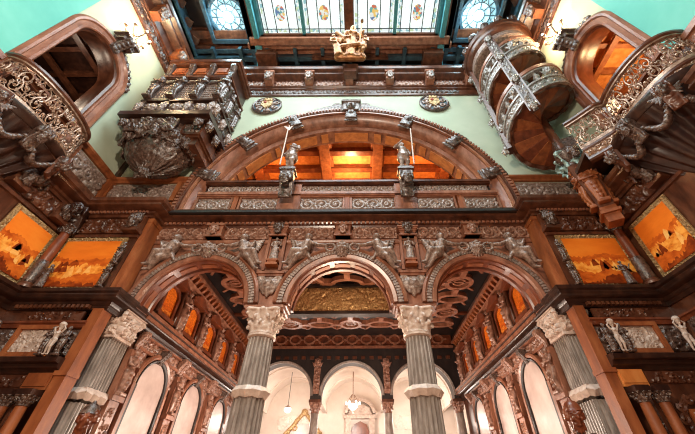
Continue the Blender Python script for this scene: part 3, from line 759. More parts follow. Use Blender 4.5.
# ------------------------------------------------------------------ gallery balustrade
t = thing('gallery_balustrade', 'carved wooden balustrade running across the great arch above the ledge', 'balustrade', (.08, 6.93, 7.42))
part('bottom_rail', MB().box(-4.68,4.68,-.1,.12,0,.14).box(-4.66,4.66,-.07,.1,.14,.2), BROWN, t)
part('middle_rail', MB().box(-4.6,4.6,-.1,.1,.86,.9).box(-4.58,4.58,-.14,.12,.9,1.0).box(-4.56,4.56,-.09,.1,1.0,1.05), ROSE, t)
part('top_rail', MB().box(-4.5,4.5,-.1,.1,1.38,1.42).box(-4.48,4.48,-.15,.13,1.42,1.5).box(-4.46,4.46,-.1,.1,1.5,1.53), BROWN, t)
part('backing_board', MB().box(-4.5,4.5,.04,.08,.2,1.4), DARK, t)
for x0, x1 in ((-4.6,-3.48),(-3.28,-2.05),(-1.48,-.08),(.08,1.48),(2.05,3.28),(3.48,4.6)):
    part('carved_panel', scroll_panel(round(x1-x0-.12, 2), .56, 3, 1, .07, .018), PALE, t, ((x0+x1)/2, .0, .26))
    part('panel_frame', MB().box(x0,x0+.06,-.06,.06,.2,.87).box(x1-.06,x1,-.06,.06,.2,.87).box(x0+.06,x1-.06,-.06,.06,.2,.255).box(x0+.06,x1-.06,-.06,.06,.825,.87), ROSE, t)
for x0, x1 in ((-4.4,-2.05),(-1.48,1.48),(2.05,4.4)):
    part('carved_strip', scroll_panel(round(x1-x0, 2), .28, 9, 0, .06, .017), PALE, t, ((x0+x1)/2, .0, 1.075))
for x in (-3.38, -.0, 3.4): part('post', MB().box(x-.07,x+.07,-.08,.08,.16,.88), AMBER, t)
for x in (-1.74, 1.75): part('wide_post', MB().box(x-.3,x+.3,-.1,.1,.1,1.46), ROSE, t)
for s in (-1, 1):
    x = s*1.8+.06
    t = thing('halberdier_statue', 'carved guard statue holding a lance on the %s post of the gallery balustrade' % SIDE[s], 'statue', (x, 6.6, 8.3))
    part('bracket', K['console'], CARVE, t, (0,0,-.35), 0, (.8,.55,.92))
    part('mask', K['satyr'], CARVE, t, (0,-.26,-.12), 0, (.52,.5,.5))
    part('plinth', MB().box(-.24,.24,-.36,.02,.55,.62).box(-.2,.2,-.32,.0,.62,.7), CARVE, t)
    part('figure', K['knight'], PALE, t, (0,-.16,.7), s*.5, (1.6,1.6,1.3))
    m = MB().tube([(-.24 if s < 0 else .26,-.38,.7), (-.26 if s < 0 else .34,-.4,2.55)], .022, 6); part('lance', m, LMARB, t)
    if s < 0:
        m = MB(); m.prism([(-.26,2.5),(-.42,2.72),(-.26,2.66),(-.24,2.8),(-.22,2.66),(-.12,2.72),(-.2,2.5)], -.42, -.39); part('lance_head', m, LMARB, t)
# ------------------------------------------------------------------ green wall ornaments
for i, (x, z) in enumerate(((-3.45, 13.72), (3.6, 13.85))):
    t = thing('roundel', 'round painted coat of arms roundel on the green wall %s of the great arch' % SIDE[(-1, 1)[i]], 'roundel', (x, 6.98, z))
    part('disc', MB().ring([(.58,0),(.58,-.04),(.1,-.05),(.1,0)], (0,0), 0, 2*PI, 32, True).ring([(.12,0),(.12,-.05),(.001,-.05),(.001,0)], (0,0), 0, 2*PI, 16, True), plain('roundel_blue_%d' % i, (.05,.09,.12), .5), t)
    part('rim', MB().ring([(.63,.0),(.63,-.07),(.58,-.1),(.54,-.07),(.53,0)], (0,0), 0, 2*PI, 40, True), CARVE, t)
    m = MB()
    for k in range(7):
        a = 2*PI*k/7+.3; m.tube([(.40*cos(a)+.13*cos(u)*(1-u/9), -.06, .40*sin(a)+.13*sin(u)*(1-u/9)) for u in np.linspace(0, 6.5, 16)], .045, 6); m.cap((.18*cos(a),-.05,.18*sin(a)), (.46*cos(a+.3),-.05,.46*sin(a+.3)), .055, .05)
    part('mantling', blob('mantling', m, .024), PALE, t)
    m = MB(); m.prism([(-.22,.22),(.22,.22),(.22,-.08),(0,-.32),(-.22,-.08)], -.13, -.04); part('shield', m, GILT, t)
    m = MB(); m.ell((-.08,-.14,.12), (.07,.04,.07)); part('charge', m, plain('charge_red_%d' % i, (.35,.05,.03), .5), t)
    m = MB(); m.cap((-.14,-.1,.28), (.14,-.1,.28), .07, .07)
    for k in (-1, 0, 1): m.ell((k*.12,-.11,.4), (.06,.05,.08))
    part('crown', blob('crown', m, .02), GILT, t)
# carved frieze panels round the corner below the green walls
for s in (-1, 1):
    for i, (x, w) in enumerate(((6.38, 2.05),)):
        t = thing('carved_frieze', 'dark openwork carved frieze panel on the back wall at the %s corner' % SIDE[s], 'carved panel', (s*x, 6.96, 8.14))
        part('panel', scroll_panel(w, .78, 5, 1, .09, .022), PALE, t)
        [part('frame', MB().box(q*w/2,q*(w/2+.14),-.1,.03,0,.82), AMBER, t) for q in (-1, 1)]
    t = thing('carved_frieze', 'dark openwork carved frieze panel on the %s wall beside the balcony' % SIDE[s], 'carved panel', (s*7.55, 6.1, 8.14), -s*PI/2)
    part('panel', scroll_panel(1.25, .78, 3, 0, .09, .022), PALE, t)
    [part('frame', MB().box(q*.63,q*.77,-.1,.03,0,.82), AMBER, t) for q in (-1, 1)]
# ------------------------------------------------------------------ top cornice dressings
n_c = 0
xs_c = [-5.37+1.79*k for k in range(7)]
for i, x in enumerate(xs_c):
    t = thing('cornice_mask', 'carved mask corbel under the back wall cornice, %s from the left' % ORD[i], 'carved mask', (x, 6.78, 15.1))
    part('corbel', MB().box(-.17,.17,-.34,.0,0,.5).box(-.21,.21,-.42,0,.5,.62), ROSE, t)
    part('mask', K['face' if i % 2 else 'satyr'], PALE, t, (0,-.3,-.1), 0, (.5,.5,.62))
solo('cornice_carving', scroll_panel(9.6, .24, 26, 0, .05, .03), CARVE, 'long strip of leaf carving at the foot of the back wall cornice', 'carved panel', (0, 6.9, 14.64))
m = MB()
for k in range(86): m.box(-7.3+.17*k, -7.3+.17*k+.09, 6.74, 6.79, 15.32, 15.5)
struct('trim_15', m, BROWN)
for s in (-1, 1):
    for i, y in enumerate((5.6, 4.0, 2.4)):
        t = thing('cornice_bracket', 'carved mask bracket under the %s wall cornice, %s from the back corner' % (SIDE[s], ORD[i]), 'bracket', (s*7.38, y, 15.0), -s*PI/2)
        part('corbel', MB().box(-.17,.17,-.34,0,0,.6).box(-.22,.22,-.44,0,.55,.7), AMBER, t)
        part('mask', K['face'], PALE, t, (0,-.3,-.05), 0, (.55,.5,.7))
    solo('cornice_carving', scroll_panel(6.4, .34, 13, 1, .06, .035), CARVE, 'strip of leaf carving along the %s wall cornice' % SIDE[s], 'carved panel', (s*7.5, 3.4, 14.62), -s*PI/2)
# gilded figure group leaning out over the middle of the cornice
def gilt_group():
    m = MB()
    for kind, x, y, sc, ry, rz in (('draped', .0, .02, 1.0, .08, .2), ('knight', .26, -.08, .62, .2, -.5), ('draped', -.26, -.08, .66, -.25, .6)):
        b = len(m.v); m2 = figure_mb(kind); m2.v = [(q[0]*1.25, q[1]*1.25, q[2]) for q in m2.v]; m.add(m2.v, m2.f)
        m.xform(Matrix.Translation((x, y, .04)) @ Matrix.Rotation(ry, 4, 'Y') @ Matrix.Rotation(rz, 4, 'Z') @ Matrix.Scale(sc, 4), b)
    m.cap((.2,-.06,.1), (.3,-.08,1.08), .024, .02); m.cap((.3,-.08,1.08), (.32,-.08,1.2), .045, .01)
    m.cap((-.12,.0,.62), (-.34,.02,.84), .06, .05); m.cap((-.12,.02,.55), (-.36,.04,.66), .06, .05); m.cap((-.2,-.1,.3), (.22,-.12,.36), .07, .06)
    m.cap((-.3,-.02,.06), (.3,-.02,.06), .1, .1)
    return m
GOLD = textured('gilded_wood', [(.25,(.09,.03,.008)),(.5,(.26,.10,.03)),(.8,(.52,.26,.10))], (9,9,9), .32, .25, 40, .6, .45, 3)
t = thing('gilded_figure_group', 'gilded figure group leaning out from the middle of the top cornice', 'statue', (.05, 6.15, 15.55))
o = part('figures', blob('figures', gilt_group(), .018), GOLD, t, (0,-.30,-.05), 0, 1.75); o.rotation_euler = (R(27), 0, 0)
part('bracket', MB().box(-.26,.26,-.06,.3,-.55,.1).box(-.34,.34,-.1,.3,-.1,.04), BROWN, t)

# ------------------------------------------------------------------ ceiling and skylight
ZC = 17.7
SX = 4.0; SY1 = 5.42; SY0 = -1.0
struct('ceiling', MB().box(-8.2,-SX,-4,7.3,ZC,ZC+.2).box(SX,8.2,-4,7.3,ZC,ZC+.2).box(-SX,SX,SY1,7.3,ZC,ZC+.2).box(-SX,SX,-4,SY0,ZC,ZC+.2), BLACKW)
t = thing('skylight_surround', 'stepped brown timber surround framing the stained glass skylight', 'beam frame', (0, SY1, 16.9))
part('far_beam', MB().box(-4.5,4.5,.0,.3,-.1,.8).box(-4.7,4.7,.3,.55,.1,.8).box(-4.9,4.9,.55,.85,.3,.8).box(-4.4,4.4,-.08,0,.15,.3), ROSE, t)
for s in (-1, 1):
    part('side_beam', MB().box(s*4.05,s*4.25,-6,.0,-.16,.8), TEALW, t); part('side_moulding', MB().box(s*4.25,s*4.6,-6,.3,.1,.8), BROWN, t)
    m = MB(); P = [(0,0),(0,-.25)]+[(1.35*sin(PI/2*k/8), -.25-1.05*(1-cos(PI/2*k/8))) for k in range(1, 9)]+[(1.42,-1.3),(1.42,-1.0)]+[(1.3*sin(PI/2*k/8), .05-1.05*(1-cos(PI/2*k/8))) for k in range(8, 0, -1)]
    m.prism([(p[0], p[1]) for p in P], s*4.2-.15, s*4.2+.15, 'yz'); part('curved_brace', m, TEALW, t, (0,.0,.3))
    part('brace_mask', K['cherub'], CARVE, t, (s*3.7,.95,-.35), 0, (.45,.5,.6))
for s in (-1, 1): part('corner_block', MB().box(s*3.4,s*4.3,.55,1.4,-.4,.1).box(s*3.6,s*4.3,.5,1.4,-.1,.25), BROWN, t)
part('crest_panel', MB().box(-1.8,1.8,.86,.96,-.1,.45).box(-1.9,1.9,.86,1.02,.45,.55).box(-1.7,-.5,.8,.87,.0,.35).box(.5,1.7,.8,.87,.0,.35), BROWN, t)
# glass
def glass_mat(name, col, strn, scl, line=None):
    m, nt, b = new_mat(name); L = nt.links
    tc = N(nt, 'ShaderNodeTexCoord'); v = N(nt, 'ShaderNodeTexVoronoi', Scale=scl); v.feature = 'DISTANCE_TO_EDGE'
    L.new(tc.outputs['Object'], v.inputs['Vector'])
    rp = ramp(nt, [(0.0, tuple(c*.55 for c in col)), (.05, tuple(c*.8 for c in col)), (.12, col)]); L.new(v.outputs['Distance'], rp.inputs[0])
    L.new(rp.outputs[0], b.inputs['Emission Color']); b.inputs['Emission Strength'].default_value = strn
    b.inputs['Base Color'].default_value = (.3,.33,.33,1); b.inputs['Roughness'].default_value = .15
    return m
def colour_glass(name, cols, strn, scl):
    m, nt, b = new_mat(name); L = nt.links
    tc = N(nt, 'ShaderNodeTexCoord'); v = N(nt, 'ShaderNodeTexVoronoi', Scale=scl); L.new(tc.outputs['Object'], v.inputs['Vector'])
    sp = N(nt, 'ShaderNodeSeparateColor'); L.new(v.outputs['Color'], sp.inputs[0])
    rp = ramp(nt, [(i/len(cols), c) for i, c in enumerate(cols)]); rp.color_ramp.interpolation = 'CONSTANT'; L.new(sp.outputs[0], rp.inputs[0])
    L.new(rp.outputs[0], b.inputs['Emission Color']); b.inputs['Emission Strength'].default_value = strn
    b.inputs['Base Color'].default_value = (.1,.1,.1,1); b.inputs['Roughness'].default_value = .15
    return m
GLASSW = glass_mat('white_leaded_glass', (.80,.92,.92), 1.15, 9)
GLASSC = colour_glass('heraldic_glass', [(.7,.75,.7),(.06,.16,.35),(.55,.12,.06),(.75,.5,.12),(.1,.35,.35),(.75,.78,.72)], .95, 11)
GLASST = glass_mat('blue_leaded_glass', (.36,.76,.86), .85, 4)
GLASSB = colour_glass('border_glass', [(.75,.85,.85),(.25,.5,.55),(.75,.85,.85),(.5,.65,.4),(.75,.85,.85)], .95, 9)
LEAD = plain('lead_came', (.02,.035,.045), .5)
t = link('window_1', None); t['kind'] = 'structure'; t.location = (0, 0, 17.2)
pan = [(-3.85,-2.12),(-1.96,-.22),(.22,1.96),(2.12,3.85)]
for i, (x0, x1) in enumerate(pan):
    y0, y1 = -1.0, 5.35
    part('pane', MB().box(x0,x1,y0,y1,.0,.03), GLASSW, t)
    w = (x1-x0)
    part('glass_border', MB().box(x0+.04,x0+.16,y0,y1,-.015,-.002).box(x1-.16,x1-.04,y0,y1,-.015,-.002).box(x0+.16,x1-.16,y1-.16,y1-.04,-.015,-.002), GLASSB, t)
    m = MB()
    for q in (x0+.17, x0+w*.34, x0+w*.66, x1-.17): m.box(q-.018,q+.018,y0,y1,-.04,-.016)
    m.box(x0,x1,y1-.19,y1-.16,-.042,-.018)
    part('lead_came', m, LEAD, t)
    xm = (x0+x1)/2
    for yc in (4.55, 1.6):
        m = MB(); m.prism([(xm+.21*cos(2*PI*k/24), yc+.31*sin(2*PI*k/24)) for k in range(24)], -.045, -.02, 'xy'); part('medallion', m, GLASSC, t)
for x in (-3.96,-2.04,0,2.04,3.96):
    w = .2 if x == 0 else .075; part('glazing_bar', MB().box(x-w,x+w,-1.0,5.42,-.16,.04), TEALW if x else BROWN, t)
part('end_bar', MB().box(-4,4,5.35,5.45,-.16,.04), BROWN, t)
# side ceilings: coffers with round leaded lights
for s in (-1, 1):
    wn = link('window_%d' % (2 if s < 0 else 3), None); wn['kind'] = 'structure'; wn.location = (-5.35 if s < 0 else 5.75, 4.75, 17.3); wn.scale = (.82, .82, 1)
    part('pane', MB().prism([(.95*cos(2*PI*k/32), .95*sin(2*PI*k/32)) for k in range(32)], .1, .14, 'xy'), GLASST, wn)
    m = MB(); b0 = 0
    m.lathe([(.9,-.02),(1.05,-.02),(1.05,.14),(.9,.14),(.9,-.02)], 32, loop=True)
    part('rim', m, BLUEW, wn)
    m = MB()
    m.tube([(.3*cos(a), .3*sin(a), .05) for a in np.linspace(0, 2*PI, 18)[:-1]], .03, 4, True)
    m.tube([(.62*cos(a), .62*sin(a), .05) for a in np.linspace(0, 2*PI, 24)[:-1]], .03, 4, True)
    for k in range(8): a = 2*PI*k/8; m.tube([(.3*cos(a),.3*sin(a),.05), (.95*cos(a),.95*sin(a),.05)], .028, 4)
    for k in range(8):
        a = 2*PI*(k+.5)/8; m.tube([(.6*cos(a-.3),.6*sin(a-.3),.06), (.85*cos(a),.85*sin(a),.06), (.6*cos(a+.3),.6*sin(a+.3),.06)], .025, 4)
    part('tracery', m, LEAD, wn)
    part('coffer', MB().box(-1.2,1.2,-1.25,-1.05,-.15,.35).box(-1.2,1.2,1.05,1.25,-.15,.35).box(-1.2,-1.02,-1.05,1.05,-.15,.35).box(1.02,1.2,-1.05,1.05,-.15,.35).box(-1.02,1.02,-1.05,1.05,.14,.2), BLUEW, wn)
    t = thing('coffer_grid', 'dark blue-grey coffered ceiling beams at the %s of the skylight' % SIDE[s], 'ceiling beams', (s*6.0, 4, 17.3))
    part('boarding', MB().box(-1.7,1.7,1.2,2.9,.2,.3), BROWN, t); part('stepped_rail', MB().box(-1.7,1.7,1.25,1.6,-.05,.2).box(-1.7,1.7,1.9,2.1,-.1,.2), BROWN, t)
    for x in (-1.5*s, 1.45*s, 1.05*s*0+.62*s*2.2): part('beam', MB().box(x-.12,x+.12,-5,2.9,-.3,.4), BLUEW, t)
    for y in (-.9, -.65, 2.1, 2.5): part('cross_beam', MB().box(-1.6,1.6,y-.09,y+.09,-.18,.4), BLUEW, t)
    for k in range(4): m = MB().box(-.16,.16,-.16,.16,-.06,.02); m.xform(Matrix.Translation((s*1.15,-.6+.75*k,-.05)) @ Matrix.Rotation(PI/4, 4, 'Z')); part('lozenge', m, BROWN, t)
t = thing('cove_coffers', 'dark teal stepped beams between the top cornice and the skylight', 'ceiling beams', (0, 6.5, 16.6))
for y, z in ((-.1,.35),(.25,.0)): part('beam', MB().box(-7.5,7.5,y-.1,y+.1,z,z+.3), BLUEW, t)
for x in np.linspace(-6.4, 6.4, 11): part('coffer_rib', MB().box(x-.08,x+.08,-.6,.5,.3,.7), BLUEW, t)

# ------------------------------------------------------------------ carved oriel box in the left back corner
OX0, OX1, OY0, OY1 = -7.05, -4.42, 5.55, 7.0
ow = OX1-OX0
t = thing('carved_oriel_box', 'dark carved oriel box with latticed arches in the upper left corner', 'oriel', (OX0, OY0, 10.4))
od = OY1-OY0-.01
part('body', MB().box(.08,ow-.08,.1,od,.35,4.15), DARK, t)
part('base_slab', MB().box(-.02,ow+.02,-.02,od,0,.1).box(-.16,ow+.12,-.18,od,.1,.3).box(.02,ow-.02,.02,od,.3,.4), DARK, t)
part('sill_rail', MB().box(-.02,ow+.02,-.02,od,1.22,1.34).box(.03,ow-.03,.04,od,1.34,1.42), DARK, t)
part('head_rail', MB().box(-.02,ow+.02,-.02,od,2.95,3.05).box(.02,ow-.02,.02,od,3.05,3.15), BROWN, t)
part('top_cornice', MB().box(-.04,ow+.04,-.04,od,3.95,4.1).box(-.1,ow+.1,-.1,od,4.1,4.3), BROWN, t)
for k in range(3):
    x0 = .08+(ow-.16)/3*k; w = (ow-.16)/3
    part('frieze_panel', MB().box(x0+.14,x0+w-.14,.04,.1,3.3,3.8).box(x0+.22,x0+w-.22,.0,.05,3.38,3.72), AMBER, t)
    m = MB()
    for a in range(9):
        q = x0+.16+(w-.32)*a/8; m.box(q-.012,q+.012,.07,.095,1.45,2.35+.42*sin(PI*a/8))
    for a in range(9): q = 1.5+.15*a; m.box(x0+.15,x0+w-.15,.065,.09,q-.012,q+.012)
    part('lattice', m, PALE, t)
    part('lattice_glass', MB().box(x0+.12,x0+w-.12,.096,.11,1.42,2.9), plain('lattice_glass_%d' % k, (.42,.47,.47), .25), t)
    part('lattice_arch', MB().ring([(w/2-.04,.0),(w/2-.04,.09),(w/2-.16,.09),(w/2-.16,.0)], (x0+w/2,2.3), 0, PI, 14), CARVE, t)
    part('apron_boss', K['cherub'], PALE, t, (x0+w/2,.09,.52), 0, (.5,.4,.56))
    part('apron_carving', foliage_panel(.74, .7, 26, k+3, .07, .022), CARVE, t, (x0+w/2,.07,.45))
for k in range(4):
    x = .1+(ow-.2)/3*k
    part('post', MB().box(x-.08,x+.08,-.0,.1,.38,4.0), CARVE, t)
    part('herm', K['herm'], CARVE, t, (x,-.02,1.42), 0, (1.3,1.3,1.5)); part('post_boss', K['satyr'], PALE, t, (x,.02,.5), 0, (.3,.3,.6))
    part('base_mask', K['face'], CARVE, t, (.16+(ow-.32)/3*k,.02,-.46), 0, (.38,.5,.44))
    part('top_scroll', K['console'], CARVE, t, (x,.04,3.2), 0, (.36,.24,.72))
# right flank of the box
for k in range(2):
    y = .18+.68*k; o = part('flank_carving', foliage_panel(.6, 2.5, 60, 11+k, .07, .025), CARVE, t, (ow-.07,y+.3,.5), PI/2)
for k in range(3):
    o = part('flank_herm', K['herm'], CARVE, t, (ow-.04,.1+.6*k,1.42), PI/2, (1.1,1.1,1.5)); part('flank_boss', K['satyr'], PALE, t, (ow-.04,.1+.6*k,.5), PI/2, (.32,.45,.62)); part('flank_mask', K['face'], CARVE, t, (ow+.02,.15+.55*k,-.42), PI/2, (.4,.45,.5)) if k < 2 else None
# bowl corbel
m = MB(); cx, cy = ow*.43, od*.5
BP = [(-1.75,.05),(-1.68,.2),(-1.55,.34),(-1.4,.55),(-1.2,.72),(-.95,.84),(-.7,.9),(-.62,.98),(-.5,1.0),(-.4,.92),(-.2,1.0),(0,1.02)]
nu, nv = 150, 60
Uu, Vv = np.meshgrid(np.linspace(-3.0, 3.0, nu+1), np.linspace(0, 1.75, nv+1)); HB = foliage_fn(6.0, 1.75, 300, 77)(Uu, Vv)
for j in range(nv+1):
    z = -1.75+1.75*j/nv; r = float(np.interp(z, [p[0] for p in BP], [p[1] for p in BP]))
    for i in range(nu+1):
        a = 2*PI*i/nu; q = r+.17*float(HB[j, i])*(1 if z < -.55 else .3); m.v.append((cx+q*cos(a), cy+q*sin(a)*.75, z))
for j in range(nv):
    for i in range(nu): b = j*(nu+1)+i; m.f.append((b, b+1, b+nu+2, b+nu+1))
part('corbel_bowl', m, CARVE, t, ang=75)
for k in range(8):
    a = PI+PI*k/7*1.0; o = part('bowl_carving', K['cherub' if k % 2 else 'face'], CARVE, t, (cx+1.0*cos(a), cy+.76*sin(a), -1.0), a+PI/2, (.5,.5,.62))
o = part('bowl_swag', foliage_panel(1.5, .6, 50, 5, .12, .025), CARVE, t, (cx,cy-.86,-.72))
part('side_corbel', MB().box(ow-.75,ow-.1,.15,od,-.5,0).box(ow-.65,ow-.2,.3,od,-.85,-.5).box(ow-.7,ow-.15,.22,od,-.58,-.5), BROWN, t)
part('side_corbel_carving', foliage_panel(.55,.4,22,8,.06,.02), CARVE, t, (ow-.42,.14,-.45)); part('left_corbel', MB().box(.1,.5,.15,od,-.4,0), DARK, t)
part('pendant', K['cherub'], CARVE, t, (cx,cy-.1,-2.05), 0, (.45,.45,.45))

# ------------------------------------------------------------------ spiral staircase turret, upper right corner
TX, TY, TR = 6.33, 5.66, 1.15
Z0, TURN, NST = 9.15, 2.35, 16
STAIRC = textured('cool_lit_carving', [(.3,(.09,.075,.07)),(.52,(.3,.27,.25)),(.78,(.62,.58,.55))], (13,13,13), .3, .5, 45, .65, .1, 4, .25)  # grey carving, the window's cool light put into its colour
t = thing('spiral_staircase', 'carved spiral staircase turret climbing the upper right corner', 'staircase', (TX, TY, Z0))
A_ST = R(35)
def ht(a): return TURN*(a)/(2*PI)
TOT = 2*PI*2.1
part('newel_post', MB().lathe([(.05,-.5),(.12,-.4),(.14,-.2),(.12,0),(.12,5.6)], 16), BROWN, t)
nst = int(NST*2.1)
for k in range(nst):
    a0 = 2*PI*k/NST; a1 = a0+2*PI/NST; z = TURN*k/NST
    P = lambda r, a, zz: (r*cos(A_ST+a), r*sin(A_ST+a), zz)
    m = MB(); n = 3
    top = [P(.1,a0,z+.16), P(1.05,a0,z+.16), P(1.05,(a0+a1)/2,z+.16), P(1.05,a1+.04,z+.16), P(.1,a1+.04,z+.16)]
    bot = [P(.1,a0,z+.0), P(1.05,a0,z+.0), P(1.05,(a0+a1)/2,z+.06), P(1.05,a1+.04,z+.11), P(.1,a1+.04,z+.11)]
    m.add(top+bot, [(0,1,2,3,4),(9,8,7,6,5),(0,5,6,1),(1,6,7,2),(2,7,8,3),(3,8,9,4),(4,9,5,0)])
    part('step', m, RED if k % 2 else AMBER, t)
def helix_band(r0, r1, z0, z1, a0, a1, n, scal=0, dz=0):
    """band following the helix, rectangular section; scal gives a scalloped lower edge"""
    m = MB()
    for i in range(n+1):
        a = a0+(a1-a0)*i/n; h = ht(a); q = scal*abs(sin(a*9)) if scal else 0
        for (r, z) in ((r1,z0-q),(r1,z1),(r0,z1),(r0,z0-q*.3)): m.v.append((r*cos(A_ST+a), r*sin(A_ST+a), h+z))
    for i in range(n):
        b = 4*i
        for k in range(4): m.f.append((b+k, b+4+k, b+4+(k+1) % 4, b+(k+1) % 4))
    m.f += [(0,1,2,3),(4*n+3,4*n+2,4*n+1,4*n)]
    return m
part('string', helix_band(1.03,1.13,-.08,.36,0,TOT,300,.07), BROWN, t)
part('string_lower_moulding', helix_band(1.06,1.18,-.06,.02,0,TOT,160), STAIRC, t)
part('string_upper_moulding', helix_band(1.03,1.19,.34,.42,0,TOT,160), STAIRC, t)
part('handrail', helix_band(1.0,1.23,.96,1.12,0,TOT,160), ROSE, t)
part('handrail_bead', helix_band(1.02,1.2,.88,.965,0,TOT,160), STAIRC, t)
# carved strip on the string
H_ = rinceau(1.13*TOT, .3, 34, 1)
nx, nz = 760, 12
X, Z = np.meshgrid(np.linspace(-1.13*TOT/2, 1.13*TOT/2, nx+1), np.linspace(0, .3, nz+1)); HH = H_(X, Z)
m = MB()
for j in range(nz+1):
    for i in range(nx+1):
        a = TOT*i/nx; r = 1.132+.045*HH[j, i]; m.v.append((r*cos(A_ST+a), r*sin(A_ST+a), ht(a)+.03+Z[j, i]))
for j in range(nz):
    for i in range(nx): b = j*(nx+1)+i; m.f.append((b, b+1, b+nx+2, b+nx+1))
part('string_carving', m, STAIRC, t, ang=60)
BAL = MB().lathe([(.07,0),(.07,.04),(.04,.07),(.06,.12),(.1,.2),(.08,.28),(.04,.36),(.06,.42),(.04,.46),(.07,.5)], 10).mesh('baluster')
nb = 40
for k in range(nb):
    a = TOT*(k+.5)/nb
    if k % 3 == 0:
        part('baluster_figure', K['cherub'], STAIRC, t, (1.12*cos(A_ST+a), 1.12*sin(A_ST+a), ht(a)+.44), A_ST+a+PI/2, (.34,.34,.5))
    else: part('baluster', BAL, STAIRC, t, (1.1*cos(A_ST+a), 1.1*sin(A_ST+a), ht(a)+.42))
# tall stiles tying the turns together
m0 = scroll_panel(.24, 1.5, 1, 0, .04, .02)
for a in (R(150), R(226)):
    m = MB(); m.box(-.15,.15,-.07,.07,-.1,5.2); part('stile', m, BROWN, t, (1.2*cos(a),1.2*sin(a),.6 if a < R(300) else .2), a+PI/2)
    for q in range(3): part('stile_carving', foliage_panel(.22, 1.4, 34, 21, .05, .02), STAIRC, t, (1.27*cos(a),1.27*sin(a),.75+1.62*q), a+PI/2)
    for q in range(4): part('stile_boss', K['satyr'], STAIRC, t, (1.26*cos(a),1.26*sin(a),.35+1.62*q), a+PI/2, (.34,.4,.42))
part('crown_moulding', MB().lathe([(1.05,5.75),(1.2,5.8),(1.28,5.9),(1.3,6.05),(1.36,6.1),(1.38,6.3),(1.3,6.35),(1.05,6.4)], 48), BROWN, t)
part('crown_band', MB().lathe([(1.1,5.4),(1.16,5.45),(1.16,5.75),(1.1,5.8)], 48), PALE, t)
for k in range(14):
    a = 2*PI*k/14; part('crest_carving', K['face' if k % 2 else 'cherub'], CARVE, t, (1.2*cos(a),1.2*sin(a),6.3), a+PI/2, (.5,.5,.55))
part('foot_boss', MB().lathe([(.04,-1.1),(.14,-1.0),(.1,-.85),(.22,-.75),(.3,-.55),(.24,-.45)], 16), CARVE, t)

for i in range(6):
    x = -5.37+1.79*(i+.5); solo('cornice_relief', scroll_panel(1.25, .3, 4, i % 2, .05, .024), ROSEC, 'scroll carved panel in the back wall cornice, %s from the left' % ORD[i], 'carved panel', (x, 6.765, 15.08))
for s in (-1, 1):
    m = MB()
    for k in range(20): m.box(s*5.2+s*.095*k, s*5.2+s*(.095*k+.055), 6.24, 6.3, 7.1, 7.18)
    struct('trim_%d' % (40 if s < 0 else 41), m, ROSE)
    struct('trim_%d' % (42 if s < 0 else 43), MB().box(s*7.46,s*7.5,-4,2.93,7.9,8.7).box(s*7.4,s*7.5,-4,2.95,8.7,8.85), ROSE)
m = MB()
for k in range(84): m.box(-5.0+.12*k, -5.0+.12*k+.07, 6.74, 6.8, 7.1, 7.18)
struct('trim_44', m, ROSE)
# ------------------------------------------------------------------ side wall openings, balconies, sconces
def resample(path, n):
    P = [Vector(p) for p in path]; d = [0]
    for i in range(1, len(P)): d.append(d[-1]+(P[i]-P[i-1]).length)
    out = []; j = 0
    for k in range(n+1):
        s = d[-1]*k/n
        while j < len(P)-2 and d[j+1] < s: j += 1
        f = (s-d[j])/max(d[j+1]-d[j], 1e-9); out.append(P[j].lerp(P[j+1], min(max(f, 0), 1)))
    return out, d[-1]
class Along:
    """maps (distance, height, out) to a point beside a plan path; out is to the right of travel"""
    def __init__(s, path, n=240):
        s.p, s.L = resample(path, n); s.n = n
    def __call__(s, d, z, o=0.0):
        f = min(max(d/s.L, 0), 1)*s.n; i = min(int(f), s.n-1); t = f-i
        p = s.p[i].lerp(s.p[i+1], t); q = (s.p[min(i+2, s.n)]-s.p[max(i-1, 0)]).normalized()
        return (p.x+q.y*o, p.y-q.x*o, z)
def strip_along(al, d0, d1, z0, h, fn, depth, out, cell=.022):
    w = d1-d0; nx = int(w/cell); nz = max(int(h/cell), 4)
    X, Z = np.meshgrid(np.linspace(-w/2, w/2, nx+1), np.linspace(0, h, nz+1)); H = fn(X, Z); m = MB()
    for j in range(nz+1):
        for i in range(nx+1): m.v.append(al(d0+w*i/nx, z0+float(Z[j, i]), out+depth*float(H[j, i])))
    for j in range(nz):
        for i in range(nx): b = j*(nx+1)+i; m.f.append((b, b+1, b+nx+2, b+nx+1))
    return m
